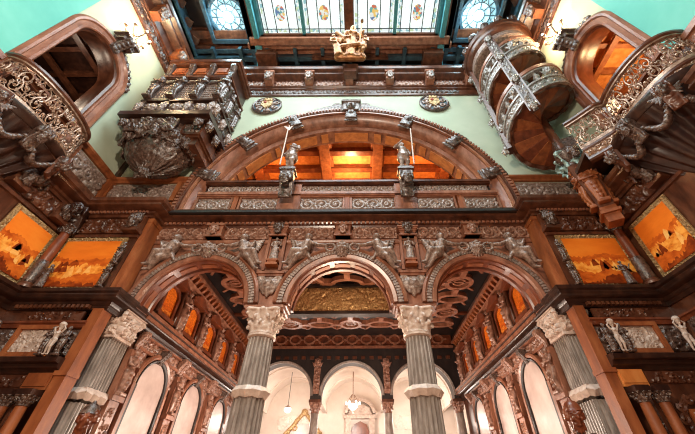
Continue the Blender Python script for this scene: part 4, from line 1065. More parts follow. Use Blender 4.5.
def grille_unit(al, d, w, z0, h, flip):
    """one bay of wrought scrollwork: spirals, tendrils and leaves in a bronze bar"""
    m = MB(); g = lambda pts, r, n=5: m.tube([al(d+w/2+(x if not flip else -x)*w, z0+z*h) for (x, z) in pts], r, n)
    g(spiral(-.02, .66, .30, .05, -PI/2, 1.5, 22), [.02-.0005*k for k in range(23)])
    g(spiral(.05, .27, .25, .04, PI/2, 1.5, 22), [.02-.0005*k for k in range(23)])
    g(spiral(-.34, .40, .15, .03, 0, -1.3, 14), .012); g(spiral(.36, .55, .14, .03, PI, -1.3, 14), .012)
    g(spiral(.33, .87, .1, .03, PI, 1.2, 12), .011); g(spiral(-.33, .1, .1, .03, 0, 1.2, 12), .011); g(spiral(-.38, .8, .12, .03, 0, 1.2, 12), .011); g(spiral(.38, .14, .11, .03, PI, -1.2, 12), .011)
    g([(-.5, 0), (-.42, .3), (-.2, .5), (.1, .5), (.35, .62), (.46, .85), (.5, 1)], .013)
    g([(.5, 0), (.4, .2), (.2, .05), (-.1, .03), (-.4, .12), (-.5, .3)], .011); g([(-.5, .7), (-.4, .95), (-.1, .97), (.2, .93), (.45, .97)], .011)
    for (x, z, r, q) in ((-.2,.62,.08,1),(.2,.7,.08,-1),(.22,.3,.08,1),(-.14,.2,.08,-1),(-.02,.92,.07,1),(.0,.45,.07,-1)): g(spiral(x, z, r, .02, q*1.0, q*1.3, 11), .010)
    for (x, z) in ((-.02,.66),(.05,.27),(-.34,.4),(.36,.55),(.2,.48),(-.2,.5),(.33,.87),(-.33,.1),(.4,.2),(-.4,.95)):
        x = -x if flip else x; p = al(d+w/2+x*w, z0+z*h, .0); m.ell(p, (.036,.036,.036), 7, 5)
    return m
def railing(t, path, z0, h, unit=.38):
    al = Along(path)
    off = lambda a, b, prof: MB().mould([(o-.0, z) for (o, z) in prof], [tuple(p) for p in resample(path, 60)[0]])
    part('top_rail', off(0, 0, [(-.06,z0+h),(.06,z0+h),(.09,z0+h+.03),(.09,z0+h+.09),(.05,z0+h+.12),(-.05,z0+h+.12),(-.09,z0+h+.09),(-.09,z0+h+.03)]), BROWN, t)
    part('rail_band', off(0, 0, [(-.04,z0+h-.05),(.05,z0+h-.05),(.05,z0+h),(-.04,z0+h)]), IRON, t)
    part('bottom_rail', off(0, 0, [(-.05,z0-.05),(.07,z0-.05),(.07,z0+.04),(-.05,z0+.04)]), IRON, t)
    n = max(int(al.L/unit), 1); w = al.L/n
    for k in range(n): part('scrollwork', grille_unit(al, k*w, w, z0+.04, h-.09, k % 2), IRON, t)
    return al
for s in (-1, 1):
    lit = s > 0  # lit side takes redder reveals, its lamplight put into the wood colour
    # arched frame; local x runs along the wall, -y into the room
    t = thing('arched_opening', 'rosy moulded wooden surround of the %s arched opening in the %s wall' % ('brightly lit' if lit else 'dark', SIDE[s]), 'arch', (s*7.6, SWY, SWS), -s*PI/2)
    m = MB(); prof = [(SWR+.36,-.004),(SWR+.36,-.12),(SWR+.30,-.17),(SWR+.24,-.17),(SWR+.2,-.12),(SWR+.08,-.10),(SWR+.03,-.13),(SWR,-.1),(SWR,-.004)]
    part('arch_moulding', MB().ring(prof, (0,0), 0, PI, 40), ROSE, t)
    for q in (-1, 1): part('jamb_moulding', MB().prism([(q*r, y) for (r, y) in prof], -3.55, 0, 'xy'), ROSE, t)
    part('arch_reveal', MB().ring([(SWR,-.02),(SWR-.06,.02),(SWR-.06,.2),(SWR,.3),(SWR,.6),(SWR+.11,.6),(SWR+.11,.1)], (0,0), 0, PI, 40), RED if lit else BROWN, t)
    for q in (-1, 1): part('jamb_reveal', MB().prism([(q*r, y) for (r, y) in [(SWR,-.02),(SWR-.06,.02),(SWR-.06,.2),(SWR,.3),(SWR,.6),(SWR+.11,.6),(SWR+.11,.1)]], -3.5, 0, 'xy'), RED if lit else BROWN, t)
    m = MB()
    for k in range(9):
        a = (.15+.7*k/8*1.0)*PI*(.62)+(.0 if s < 0 else PI*.2); r = SWR+.40
        m.ell((r*cos(a),-.08,r*sin(a)), (.1,.07,.1)); m.cap((r*cos(a),-.06,r*sin(a)), ((r+.1)*cos(a+.1),-.1,(r+.1)*sin(a+.1)), .07, .04)
        if k: m.cap((r*cos(a),-.05,r*sin(a)), (r*cos(a-.18),-.05,r*sin(a-.18)), .06, .06)
    part('crest_carving', blob('crest', m, .025), CARVE, t)
    part('keystone', K['console'], CARVE, t, (0,-.1,SWR-.05), 0, (.55,.7,.7))
    # wall lamp on the keystone
    t = thing('wall_sconce', 'lit branched wall lamp above the %s arched opening' % SIDE[s], 'wall lamp', (s*7.55, SWY+.05, 12.72), -s*PI/2)
    part('bracket', MB().box(-.26,.26,-.34,.05,-.05,.18).box(-.34,.34,-.42,.05,.18,.28), CARVE, t)
    m = MB(); m.lathe([(.05,.28),(.14,.32),(.06,.42),(.05,.7),(.09,.76),(.04,.85)], 12, (0,-.22,0)); part('stem', m, IRON, t)
    BULB = bpy.data.materials.get('lit_bulb') or plain('lit_bulb', (1,.9,.75), .4, 0, (1,.82,.55), 9)
    for k in range(7):
        a = 2*PI*k/7; c, q = cos(a), sin(a)
        m = MB().tube([(.04*c,-.22+.04*q,.72), (.2*c,-.22+.2*q,.58), (.33*c,-.22+.33*q,.62), (.38*c,-.22+.38*q,.78)], .022, 5)
        m.lathe([(.02,.76),(.07,.8),(.02,.83)], 8, (.38*c,-.22+.38*q,0)); b = part('arm', m, IRON, t)
        part('bulb', MB().ell((.38*c,-.22+.38*q,.9), (.04,.04,.08), 8, 6), BULB, b)
    # balcony
    yc, hw, bl = (4.15, 1.15, .64) if s < 0 else (3.72, 1.1, .9)
    t = thing('balcony', ('bowed carved balcony with scrollwork railing below the dark left arched opening' if s < 0 else 'bowed carved balcony whose scrollwork railing runs on to the spiral staircase'), 'balcony', (s*7.58, yc, 7.9), -s*PI/2)
    bow = [(-hw*cos(PI*k/24)*1.0, -bl*sin(PI*k/24)**.62) for k in range(25)]
    if s > 0:   # local x = -(world y): the walkway leaves the bow on its -x side
        bow = [(-1.2,-1.5),(-.95,-1.28),(-.62,-1.02)]+[(-hw*cos(PI*k/24), -bl*sin(PI*k/24)**.62) for k in range(8, 25)]
    poly = bow+[(hw, .0), (-hw if s < 0 else -1.9, .0)]+([] if s < 0 else [(-1.9,-1.35)])
    part('floor_slab', MB().prism(poly, -.12, 0, 'xy'), DARK, t)
    al = railing(t, bow, .06, .98)
    part('fascia', MB().mould([(-.1,-.42),(.02,-.42),(.05,-.38),(.04,-.3),(.04,-.1),(.08,-.06),(.08,.0),(-.1,.0)], [tuple(p) for p in resample(bow, 60)[0]]), BROWN, t)
    part('fascia_carving', strip_along(al, .03, al.L-.03, -.30, .22, rinceau(al.L-.06, .22, int(al.L*4), 1), .045, .042), IRON, t)
    # gadrooned bowl below
    m = MB(); na = 96; lv = [(1.0,-.30),(1.0,-.42),(.9,-.5),(.95,-.56),(.86,-.75),(.76,-1.0),(.60,-1.3),(.42,-1.6),(.34,-1.7),(.36,-1.78),(.22,-1.95),(.1,-2.15),(.03,-2.25)]
    for (f, z) in lv:
        for i in range(na+1):
            a = PI*i/na; g = 1-(.09*(.5-.5*cos(a*24)) if -1.65 < z < -.56 else 0)
            m.v.append((-hw*f*g*cos(a), -(bl*1.15)*f*g*sin(a)**.75+.02, z))
    for j in range(len(lv)-1):
        for i in range(na): b = j*(na+1)+i; m.f.append((b, b+na+1, b+na+2, b+1))
    m.f += [tuple(range(na, -1, -1)), tuple((len(lv)-1)*(na+1)+i for i in range(na+1))]
    for j in range(len(lv)-1): pass
    m.map((lambda x, y, z: (x*1.25-.15, y*1.3, z if z > -.45 else -.45+(z+.45)*1.1)) if s > 0 else (lambda x, y, z: (x*1.25-.18, y*1.55, z if z > -.45 else -.45+(z+.45)*1.05)))
    part('bowl', m, DARK, t, ang=60)
    for k in range(5):
        a = PI*(k+.5)/5; f = .92; p = (-hw*f*cos(a), -bl*1.15*f*sin(a)**.75, -.98)
        p = (p[0]*1.25-.15, p[1]*1.3, -1.02) if s > 0 else (p[0]*1.25-.18, p[1]*1.55, -1.0)
        part('bowl_bracket', K['console'], BROWN if k != 2 else CARVE, t, p, a-PI/2, (.5,.42,.62))
        part('bowl_mask', K['cherub' if k % 2 else 'satyr'], CARVE, t, (p[0]*1.06,p[1]*1.08,-.82), a-PI/2, (.42,.45,.5))
    for k in range(4):
        m = MB(); a0, a1 = PI*(k+.55)/5, PI*(k+1.45)/5
        for q in range(25):
            u = q/24; a = a0+(a1-a0)*u; dz = -.62-.42*sin(PI*u); f = .93-.10*sin(PI*u)
            m.ell((-hw*f*cos(a), -bl*1.15*f*sin(a)**.75-.02, dz), ((.032+.024*sin(PI*u))*(1.25 if q % 2 else .7),)*3, 8, 6)
        m.map((lambda x, y, z: (x*1.25-.15, y*1.3, z)) if s > 0 else (lambda x, y, z: (x*1.25-.18, y*1.55, z)))
        part('swag', blob('swag', m, .016), CARVE, t)
    part('pendant_leaf', K['face'], CARVE, t, (0,-.28,-2.2), 0, (.5,.5,.7))
# herm pillar in the right corner below the staircase, console in the left corner
TEALC = textured('teal_lit_carving', [(.3,(.18,.28,.27)),(.55,(.34,.50,.48)),(.8,(.5,.68,.66))], (8,8,8), .35, .3, 40, .5, .2)  # blue light on the capital painted into its colour
t = thing('herm_pillar', 'tapering carved herm pillar with pale scrolled capital under the spiral staircase', 'pillar', (6.52, 5.74, 6.32), -.5); t.scale = (1.05, 1.05, 1.16)
m = MB().box(-.15,.15,-.15,.15,-.1,.1).box(-.2,.2,-.2,.2,.1,.17).box(-.16,.16,-.16,.16,.17,.28); part('base', m, AMBER, t)
m = MB(); m.add([(-.15,-.15,.28),(.15,-.15,.28),(.15,.15,.28),(-.15,.15,.28),(-.27,-.27,1.55),(.27,-.27,1.55),(.27,.27,1.55),(-.27,.27,1.55)], [(3,2,1,0),(4,5,6,7),(0,1,5,4),(1,2,6,5),(2,3,7,6),(3,0,4,7)]); part('shaft', m, BROWN, t)
for a in (0, PI/2, -PI/2):
    o = part('shaft_figure', K['herm'], AMBER, t, (.2*sin(a),-.2*cos(a),.35), a, (1.25,.9,1.15)); 
    part('shaft_swag', foliage_panel(.32,.5,18,31,.06,.02), AMBER, t, (.25*sin(a),-.25*cos(a),1.0), a)
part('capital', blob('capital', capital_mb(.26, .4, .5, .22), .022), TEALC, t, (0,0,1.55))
part('capital_mask', K['satyr'], CARVE, t, (0,-.36,1.62), 0, (.4,.4,.45))
part('top_block', MB().box(-.32,.32,-.32,.32,2.05,2.15).box(-.26,.26,-.26,.26,2.15,2.5), CARVE, t)
t = thing('corner_console', 'dark carved console in the left corner above the painted panels', 'bracket', (-6.85, 6.1, 6.35), .55); t.scale = (.8,.8,.8)
part('console', K['console'], DARK, t, (0,.2,0), 0, (.9,.8,.9)); part('mask', K['satyr'], DARK, t, (0,-.35,.45), 0, .45)

# ------------------------------------------------------------------ painted panels and bays
def painting_mat(name, seed):
    m, nt, b = new_mat(name); L = nt.links
    tc = N(nt, 'ShaderNodeTexCoord'); sp = N(nt, 'ShaderNodeSeparateXYZ'); L.new(tc.outputs['Object'], sp.inputs[0])
    mp = N(nt, 'ShaderNodeMapping'); mp.inputs['Location'].default_value = (seed*3.1, seed, seed*1.7); mp.inputs['Scale'].default_value = (2.2,2.2,3.6); L.new(tc.outputs['Object'], mp.inputs[0])
    n1 = N(nt, 'ShaderNodeTexNoise', Scale=1.3, Detail=7.0, Roughness=.62, Distortion=.6); L.new(mp.outputs[0], n1.inputs['Vector'])
    ma = N(nt, 'ShaderNodeMath', operation='MULTIPLY_ADD'); ma.inputs[1].default_value = .75; L.new(n1.outputs[0], ma.inputs[0]); L.new(sp.outputs['Z'], ma.inputs[2])
    rp = ramp(nt, [(.0,(.10,.012,.003)),(.34,(.36,.055,.006)),(.44,(.86,.27,.03)),(.50,(.40,.055,.006)),(.57,(.92,.33,.045)),(.64,(.55,.08,.008)),(.71,(.78,.17,.015)),(1.0,(.88,.22,.018))])
    mr = N(nt, 'ShaderNodeMapRange'); mr.inputs['From Min'].default_value = .2; mr.inputs['From Max'].default_value = 1.45
    L.new(ma.outputs[0], mr.inputs[0]); L.new(mr.outputs[0], rp.inputs[0])
    n2 = N(nt, 'ShaderNodeTexNoise', Scale=7.0, Detail=5.0); L.new(mp.outputs[0], n2.inputs['Vector'])
    r2 = ramp(nt, [(.38,(.55,.4,.3)),(.62,(1,1,1))]); L.new(n2.outputs[0], r2.inputs[0])
    mx = N(nt, 'ShaderNodeMix', data_type='RGBA', blend_type='MULTIPLY'); mx.inputs[0].default_value = .75
    L.new(rp.outputs[0], mx.inputs[6]); L.new(r2.outputs[0], mx.inputs[7]); L.new(mx.outputs[2], b.inputs['Base Color'])
    b.inputs['Roughness'].default_value = .45; b.inputs['Specular IOR Level'].default_value = .2
    return m
INL = [textured('inlay_sky', [(.3,(.72,.15,.012)),(.5,(.86,.21,.018)),(.7,(.93,.28,.03))], (.8,.8,2.2), .4, .05, 30, .25),
       textured('inlay_rust', [(.3,(.40,.06,.006)),(.5,(.62,.12,.012)),(.7,(.8,.2,.02))], (4,4,7), .4, .1, 30, .25),
       textured('inlay_gold', [(.32,(.5,.10,.01)),(.46,(.85,.27,.03)),(.62,(.97,.44,.08))], (6,6,9), .4, .1, 30, .25),
       textured('inlay_pale', [(.3,(.8,.3,.05)),(.5,(.95,.48,.12)),(.7,(1,.6,.2))], (6,6,6), .4, .1, 30, .25),
       textured('inlay_dark', [(.3,(.10,.014,.003)),(.5,(.24,.035,.005)),(.7,(.45,.08,.008))], (5,5,8), .4, .1, 30, .25)]
def painting(label, loc, rotz, w, h, seed):
    t = thing('painting', label, 'painting', loc, rotz)
    part('canvas', MB().box(-w/2,w/2,-.02,.0,0,h), INL[0], t)
    rng = random.Random(seed*7+1)
    def ridge(z0, amp, rough, n=26, tilt=0.0):
        p = []; z = z0
        for k in range(n+1):
            u = k/n; z = z0+tilt*(u-.5)+amp*(.6*sin(u*5+seed*2.1)+.4*sin(u*11+seed))+rough*(rng.random()-.5); p.append((-w/2+w*u, min(max(z, .02), h*.92)))
        return p
    def slab(line, y, mat, nm): part(nm, MB().prism([(w/2, 0), (-w/2, 0)]+line if False else [(-w/2, 0)]+line+[(w/2, 0)], -y, -.02), mat, t)
    slab(ridge(h*.60, h*.05, h*.05), .024, INL[1], 'far_hills')
    slab(ridge(h*.47, h*.07, h*.10, 40), .028, INL[2], 'golden_crags')
    for k in range(7):      # rock faces and roofs standing out of the crags
        x = (rng.random()-.5)*w*.8; z = h*(.25+.3*rng.random()); a, b = w*(.04+.05*rng.random()), h*(.05+.09*rng.random())
        part('rock', MB().prism([(x-a, z-b), (x+a*1.2, z-b*.7), (x+a*.5, z+b*.6), (x, z+b), (x-a*.6, z+b*.3)], -.031, -.026), INL[3 if k % 2 else 4], t)
    slab(ridge(h*.24, h*.07, h*.06, 30, h*.12*(1 if seed % 2 else -1)), .033, INL[1], 'meadow')
    slab(ridge(h*.12, h*.06, h*.08, 34, h*.16*(-1 if seed % 2 else 1)), .036, INL[4], 'dark_foreground')
    f = .11; i = 0
    for (x, z, W, a) in ((0,-f,w+2*f,0),(0,h,w+2*f,0)):
        part('frame', relief(W, f, foliage_fn(W, f, int(W*26), 3), .014, .05, .03), GILT, t, (0,-.02,z))
    for q in (-1, 1):
        m = relief(h, f, foliage_fn(h, f, int(h*26), 5), .014, .05, .03); m.xform(Matrix.Rotation(PI/2, 4, 'Y')); 
        part('frame', m, GILT, t, (q*(w/2+f/2)-f/2,-.02,h/2))
    return t
for s in (-1, 1):
    S = SIDE[s]
    painting('orange landscape panel in gilt frame on the wall beside the %s end arch' % S, (s*6.17, 6.36, 4.95), 0, 1.36, 1.27, 1 if s < 0 else 2)
    painting('orange landscape panel in gilt frame on the %s side wall' % S, (s*7.06, 5.62 if s < 0 else 5.45, 4.98), -s*PI/2, .95, 1.22, 3 if s < 0 else 4)
    solo('carved_bay_frieze', foliage_panel(1.6, .44, 70, 8, .07, .02), BROWN, 'carved frieze above the %s landscape panel facing the room' % S, 'carved panel', (s*6.05, 6.36, 6.5))
    solo('carved_bay_frieze', foliage_panel(1.6, .44, 70, 9, .07, .02), BROWN, 'carved frieze above the landscape panel on the %s side wall' % S, 'carved panel', (s*7.06, 5.4, 6.5), -s*PI/2)
    m = MB().mould([(-.02,6.34),(.05,6.36),(.07,6.42),(.03,6.46),(-.02,6.46)], [(-7.1,-3.5),(-7.1,6.4),(-5.2,6.4)]); 
    if s > 0: m.v = [(-x,y,z) for (x,y,z) in m.v]
    struct('trim_%d' % (16 if s < 0 else 17), m, BROWN)
    solo('amber_post', MB().box(-.07,.07,-.08,.34,4.85,7.02).box(-.09,.09,-.1,.34,4.85,4.95).box(-.09,.09,-.1,.34,6.9,7.02), AMBER, 'amber wooden post between the %s landscape panel and the arcade' % S, 'post', (s*5.14, 6.5, 0))
    solo('amber_post', MB().box(-.11,.11,-.10,.2,0,3.15).box(-.11,.11,-.10,.2,3.15,4.44).box(-.13,.13,-.13,.2,3.12,3.2), AMBER, 'wide amber post standing before the %s marble pier' % S, 'post', (s*5.12, 6.44, 0))
    # dark statuettes beside the panels
    for k, (x, z, h) in enumerate(((5.27,4.86,.62),(5.25,5.47,.62))):
        solo('carved_statuette', K['herm'], CARVE, 'dark carved statuette at the %s inner edge of the %s end arch landscape panel' % (('lower', 'upper')[k], S), 'statue', (s*x, 6.2, z), s*.3, None, h)
    solo('carved_statuette', K['draped'], CARVE, 'dark carved statuette at the outer corner of the %s end arch landscape panel' % S, 'statue', (s*(6.62 if s < 0 else 6.45), 6.2, 4.86), 0, None, .6)
    t = thing('corner_column', 'wooden corner column with carved lower drum between the two %s landscape panels' % S, 'column', (s*6.9, 6.2, 4.84))
    part('shaft', MB().lathe([(.1,.7),(.11,1.0),(.095,1.4),(.09,1.55)], 20), RED, t)
    part('carved_drum', MB().lathe([(.12,.12),(.13,.2),(.12,.3),(.135,.4),(.12,.5),(.13,.6),(.11,.7)], 40, rf=lambda a, z: 1+.07*sin(a*8+z*30)), CARVE, t, ang=80)
    part('base', MB().lathe([(.18,0),(.18,.05),(.14,.08),(.15,.12)], 20), BROWN, t)
    part('capital', blob('capital', capital_mb(.1, .15, .22), .012), CARVE, t, (0,0,1.5))
    # lower bay
    xs_ = lambda a: s*a
    solo('carved_frieze', foliage_panel(1.35, .2, 60, 12, .05, .016), BROWN, 'narrow carved frieze under the %s landscape panel ledge' % S, 'carved panel', (s*6.05, 6.36, 4.18))
    m = MB().mould([(-.02,4.02),(.05,4.03),(.07,4.1),(.1,4.12),(.1,4.16),(-.02,4.17)], [(-7.1,-3.5),(-7.1,6.4),(-5.2,6.4)])
    if s > 0: m.v = [(-x,y,z) for (x,y,z) in m.v]
    struct('trim_%d' % (18 if s < 0 else 19), m, RED)
    m = MB()
    for k in range(16): m.box(s*5.3+s*.1*k, s*5.3+s*(.1*k+.06), 6.26, 6.34, 4.43, 4.5)
    struct('trim_%d' % (20 if s < 0 else 21), m, BROWN)
    t = thing('marble_relief', 'pale carved marble relief in a wooden frame in the lower %s bay' % S, 'relief', (s*6.05, 6.36, 3.53))
    part('relief', relief(.72, .45, foliage_fn(.72, .45, 44, 4 if s < 0 else 6), .014, .035), STONE, t, (0,-.02,0))
    part('frame', MB().box(-.44,-.36,-.08,.0,-.08,.53).box(.36,.44,-.08,.0,-.08,.53).box(-.36,.36,-.08,.0,-.08,.0).box(-.36,.36,-.08,.0,.45,.53), AMBER, t)
    solo('caryatid_statue', K['caryatid'], STONE, 'pale stone caryatid on the lower %s bay ledge beside the marble relief' % S, 'statue', (s*5.44, 6.12, 3.42), 0, None, .54)
    for k, x in enumerate((5.60, 5.29)): solo('carved_statuette', K['herm'], CARVE, 'dark herm %s the pale caryatid in the lower %s bay' % (('on the outer side of', 'on the inner side of')[k], S), 'statue', (s*x, 6.16, 3.42), 0, None, .56)
    solo('caryatid_statue', K['caryatid'], STONE if s > 0 else CARVE, 'stone caryatid figure at the far %s corner of the lower ledge' % S if s > 0 else 'dark caryatid figure at the far left corner of the lower ledge', 'statue', (s*6.78, 6.12, 3.42), 0, None, .58)
    solo('amber_tablet', MB().box(-.21,.21,-.05,.0,0,.2).box(-.24,.24,-.03,.0,-.06,.23), AMBER if s < 0 else GLOW, 'small plain amber panel under the lower %s ledge' % S, 'panel', (s*5.5, 6.38, 2.94))
    solo('carved_frieze', foliage_panel(.95, .2, 44, 13, .05, .016), BROWN, 'carved strip under the lower %s ledge beside the amber panel' % S, 'carved panel', (s*6.25, 6.37, 2.94))
    CC = blob('capital', capital_mb(.085, .13, .17), .01)
    for k, x in enumerate((5.4, 5.74)):
        t = thing('half_column', 'slim amber column with dark capital, %s of the pair in the lower %s bay' % (('inner', 'outer')[k], S), 'column', (s*x, 6.25, 0))
        part('shaft', MB().lathe([(.1,.6),(.105,1.4),(.085,2.6)], 16), AMBER, t); part('capital', CC, CARVE, t, (0,0,2.6)); part('base', MB().box(-.14,.14,-.14,.13,0,.5).lathe([(.13,.5),(.13,.56),(.1,.6)], 16), BROWN, t)
        part('block', MB().box(-.13,.13,-.13,.13,2.77,2.86), DARK, t)
    solo('carved_drop', foliage_panel(.12, .9, 30, 15, .06, .018), CARVE, 'carved foliage drop between the slim columns of the lower %s bay' % S, 'carved panel', (s*5.57, 6.36, 1.7))
    t = thing('scrolled_cartouche', 'scrolled carved frame holding a small panel in the lower %s bay' % S, 'carved panel', (s*6.35, 6.36, 2.1))
    m = MB()
    for k in range(10): a = 2*PI*k/10; m.tube([((.36+.09*cos(q)*(1-q/10))*cos(a)-(.09*sin(q)*(1-q/10))*sin(a), -.05, .28+(.36+.09*cos(q)*(1-q/10))*sin(a)*.8+(.09*sin(q)*(1-q/10))*cos(a)) for q in np.linspace(0, 7, 14)], .03, 5)
    m.ring([(.36,.0),(.36,-.07),(.26,-.05),(.26,0)], (0,.28), 0, 2*PI, 24, True); part('scrolls', m, BROWN, t)
    part('panel', MB().box(-.2,.2,-.03,.0,.16,.42), AMBER, t)
    part('centre', MB().box(-.13,.13,-.045,-.03,.21,.37), STONE, t)
    # more carving on the dark bays
    for k, (y, z, w_, h_) in enumerate(((5.7,3.5,1.0,.55),(4.5,3.5,1.0,.55),(5.7,2.9,1.0,.22),(4.5,2.9,1.0,.22))):
        solo('carved_wall_relief', foliage_panel(w_, h_, int(110*h_*w_)+24, 60+k, .07, .02), CARVE if k < 2 else BROWN, 'dark carved relief on the %s side wall %s ledge, %s from the corner' % (S, ('above the lower', 'above the lower', 'under the lower', 'under the lower')[k], ORD[k % 2]), 'carved panel', (s*7.06, y, z), -s*PI/2)
    solo('carved_wall_relief', foliage_panel(.5, .5, 40, 66, .07, .02), CARVE, 'dark carved relief between the marble relief and the corner of the lower %s bay' % S, 'carved panel', (s*6.78, 6.36, 3.5))
    solo('carved_wall_relief', foliage_panel(.34, .52, 36, 67, .07, .02), CARVE, 'dark carved relief behind the pale caryatid of the lower %s bay' % S, 'carved panel', (s*5.42, 6.37, 3.47))
    # armoured guard figure
    t = thing('guard_statue', 'carved bearded guard statue in a helmet before the %s marble pier' % S, 'statue', (s*3.95, 6.0, 0))
    part('body', K['knight'], CARVE, t, (0,0,.88), -s*.25, 1.5)
    part('head', K['satyr'], RED, t, (0,.05,2.12), -s*.25, (.42,.6,.42))
    m = MB(); m.lathe([(.125,-.02),(.15,-.01),(.128,.015),(.122,.06),(.095,.12),(.04,.15),(.02,.19)], 20)
    part('helmet', m, RED if s > 0 else CARVE, t, (0,-.03,2.44))
    m = MB()
    for q in (-1, 1): m.ell((q*.2,0,2.04), (.12,.12,.09))
    m.cap((-.15,0,2.02), (.15,0,2.02), .09, .09); part('shoulder_plates', blob('plates', m, .02), RED if s > 0 else CARVE, t)
    part('pedestal', MB().box(-.34,.34,-.34,.34,0,.12).box(-.27,.27,-.27,.27,.12,.76).box(-.33,.33,-.33,.33,.76,.88), BROWN, t)
# ------------------------------------------------------------------ corridor behind the arcade
m = MB()
for s in (-1, 1):
    S = SIDE[s]; RZ = -s*PI/2; X = s*5.0
    for i, y in enumerate((8.95, 11.35, 13.75)):
        t = thing('arched_mirror', 'tall clouded pink arched panel, %s from the arcade on the %s corridor wall' % (ORD[i], S), 'wall panel', (X, y, 0), RZ)
        hw = .62; hz = 3.42
        poly = [(hw,1.0),(hw,hz)]+[(hw*cos(PI*k/20), hz+hw*1.0*sin(PI*k/20)) for k in range(1, 20)]+[(-hw,hz),(-hw,1.0)]
        part('panel', MB().prism(poly, -.05, .0), MIRROR, t)
        part('inner_frame', MB().ring([(hw+.01,-.0),(hw+.01,-.09),(hw+.06,-.11),(hw+.08,0)], (0,hz), 0, PI, 24).box(hw+.01,hw+.08,-.1,0,1,hz).box(-hw-.08,-hw-.01,-.1,0,1,hz), BLACKW, t)
        part('outer_frame', MB().ring([(hw+.09,-.0),(hw+.09,-.1),(hw+.14,-.13),(hw+.2,-.1),(hw+.2,0)], (0,hz), 0, PI, 24).box(hw+.09,hw+.2,-.11,0,1,hz).box(-hw-.2,-hw-.09,-.11,0,1,hz), ROSE, t)
        part('keystone', K['console'], CARVE, t, (0,-.05,hz+hw-.02), 0, (.36,.36,.34))
        for q in (-1, 1): part('spandrel_carving', foliage_panel(.5,.55,26,17,.05,.02), ROSEC, t, (q*.82,-.0,3.62))
        t = thing('carved_frieze', 'rosy carved frieze above the %s pink arched panel on the %s' % (ORD[i], S), 'carved panel', (X, y, 4.18), RZ)
        part('panel', scroll_panel(1.95,.24,5,i % 2,.05,.02), ROSEC, t); part('rail', MB().box(-1.05,1.05,-.07,0,-.07,0).box(-1.05,1.05,-.09,0,.24,.28), ROSE, t)
        part('bracket', K['console'], ROSEC, t, (-1.1,0,-.1), 0, (.34,.36,.4)); part('bracket', K['console'], ROSEC, t, (1.1,0,-.1), 0, (.34,.36,.4))
        for j, dy in enumerate((-1.2,)):
            t = thing('carved_pilaster', 'carved herm pilaster before the %s pink arched panel on the %s' % (ORD[i], S), 'pilaster', (X, y+dy, 0), RZ)
            part('pilaster', MB().box(-.17,.17,-.14,0,0,4.0).box(-.21,.21,-.2,0,1.9,2.0).box(-.21,.21,-.2,0,2.95,3.05), ROSE, t)
            part('herm', K['herm'], ROSEC, t, (0,-.16,3.05), 0, (1.1,1.1,.98)); part('drop', foliage_panel(.26,.85,34,19,.07,.02), ROSEC, t, (0,-.13,2.05))
            part('boss', K['satyr'], ROSEC, t, (0,-.13,1.45), 0, .4)
    # intarsia aedicules above the rail
    for i, y in enumerate((8.3, 9.75, 11.2, 12.65, 14.1)):
        t = thing('inlaid_aedicule', 'inlaid orange arched aedicule high on the %s corridor wall, %s from the arcade' % (S, ORD[i]), 'wall panel', (X, y, 4.86), RZ); t.scale = (1,1,.76)
        part('inlay', MB().prism([(.3,.35),(.3,1.1)]+[(.3*cos(PI*k/14), 1.1+.3*sin(PI*k/14)) for k in range(1, 14)]+[(-.3,1.1),(-.3,.35)], -.04, 0), painting_mat('inlay_%s_%d' % (S, i), 11+i+s), t)
        part('arch_frame', MB().ring([(.3,0),(.3,-.1),(.38,-.12),(.42,-.08),(.42,0)], (0,1.1), 0, PI, 16).box(.3,.4,-.1,0,.35,1.1).box(-.4,-.3,-.1,0,.35,1.1).box(-.44,.44,-.14,0,.2,.35), RED, t)
        part('pediment', MB().prism([(-.52,1.62),(.52,1.62),(.52,1.72),(.12,1.98),(-.12,1.98),(-.52,1.72)], -.2, 0).box(-.56,.56,-.24,0,1.55,1.63), RED, t)
        part('base_rail', MB().box(-.6,.6,-.18,0,.0,.12), ROSE, t)
        for q in (-1, 1): part('colonette', MB().lathe([(.07,.2),(.05,.3),(.075,.45),(.05,.9),(.045,1.3),(.07,1.4),(.07,1.55)], 12, (q*.5,-.12,0)), BROWN, t)
        solo('carved_herm', K['herm'], ROSEC, 'rosy carved herm beside the %s inlaid panel of the %s corridor wall' % (ORD[i], S), 'statue', (X-s*.16, y+.72, 4.86), RZ, None, 1.36)
    m = MB().mould([(0,6.3),(.08,6.32),(.1,6.38),(.16,6.4),(.18,6.46),(0,6.5)], [(-5.02,7.4),(-5.02,15.6)])
    if s > 0: m.v = [(-x,y,z) for (x,y,z) in m.v]
    struct('trim_%d' % (22 if s < 0 else 23), m, ROSE)
    t = thing('bracket_cornice', 'row of amber brackets under the ceiling of the %s corridor wall' % S, 'cornice', (s*5.02, 7.5, 6.5), RZ)
    for k in range(26):
        part('bracket', MB().prism([(0,0),(-.05,0),(-.08,.06),(-.18,.17),(-.2,.26),(0,.26)], -.06, .06, 'yz'), AMBER, t, (-(s)*(.2+.3*k),0,0))
    part('soffit', MB().box(0,-s*8,-.24,0,.26,.34), ROSE, t)
    struct('trim_%d' % (24 if s < 0 else 25), MB().box(s*4.72,s*5.02,7.4,16,4.66,4.78).box(s*4.68,s*5.02,7.4,16,4.78,4.86), ROSE)  # rosy strip over the dark ledge, far room's light put into its colour
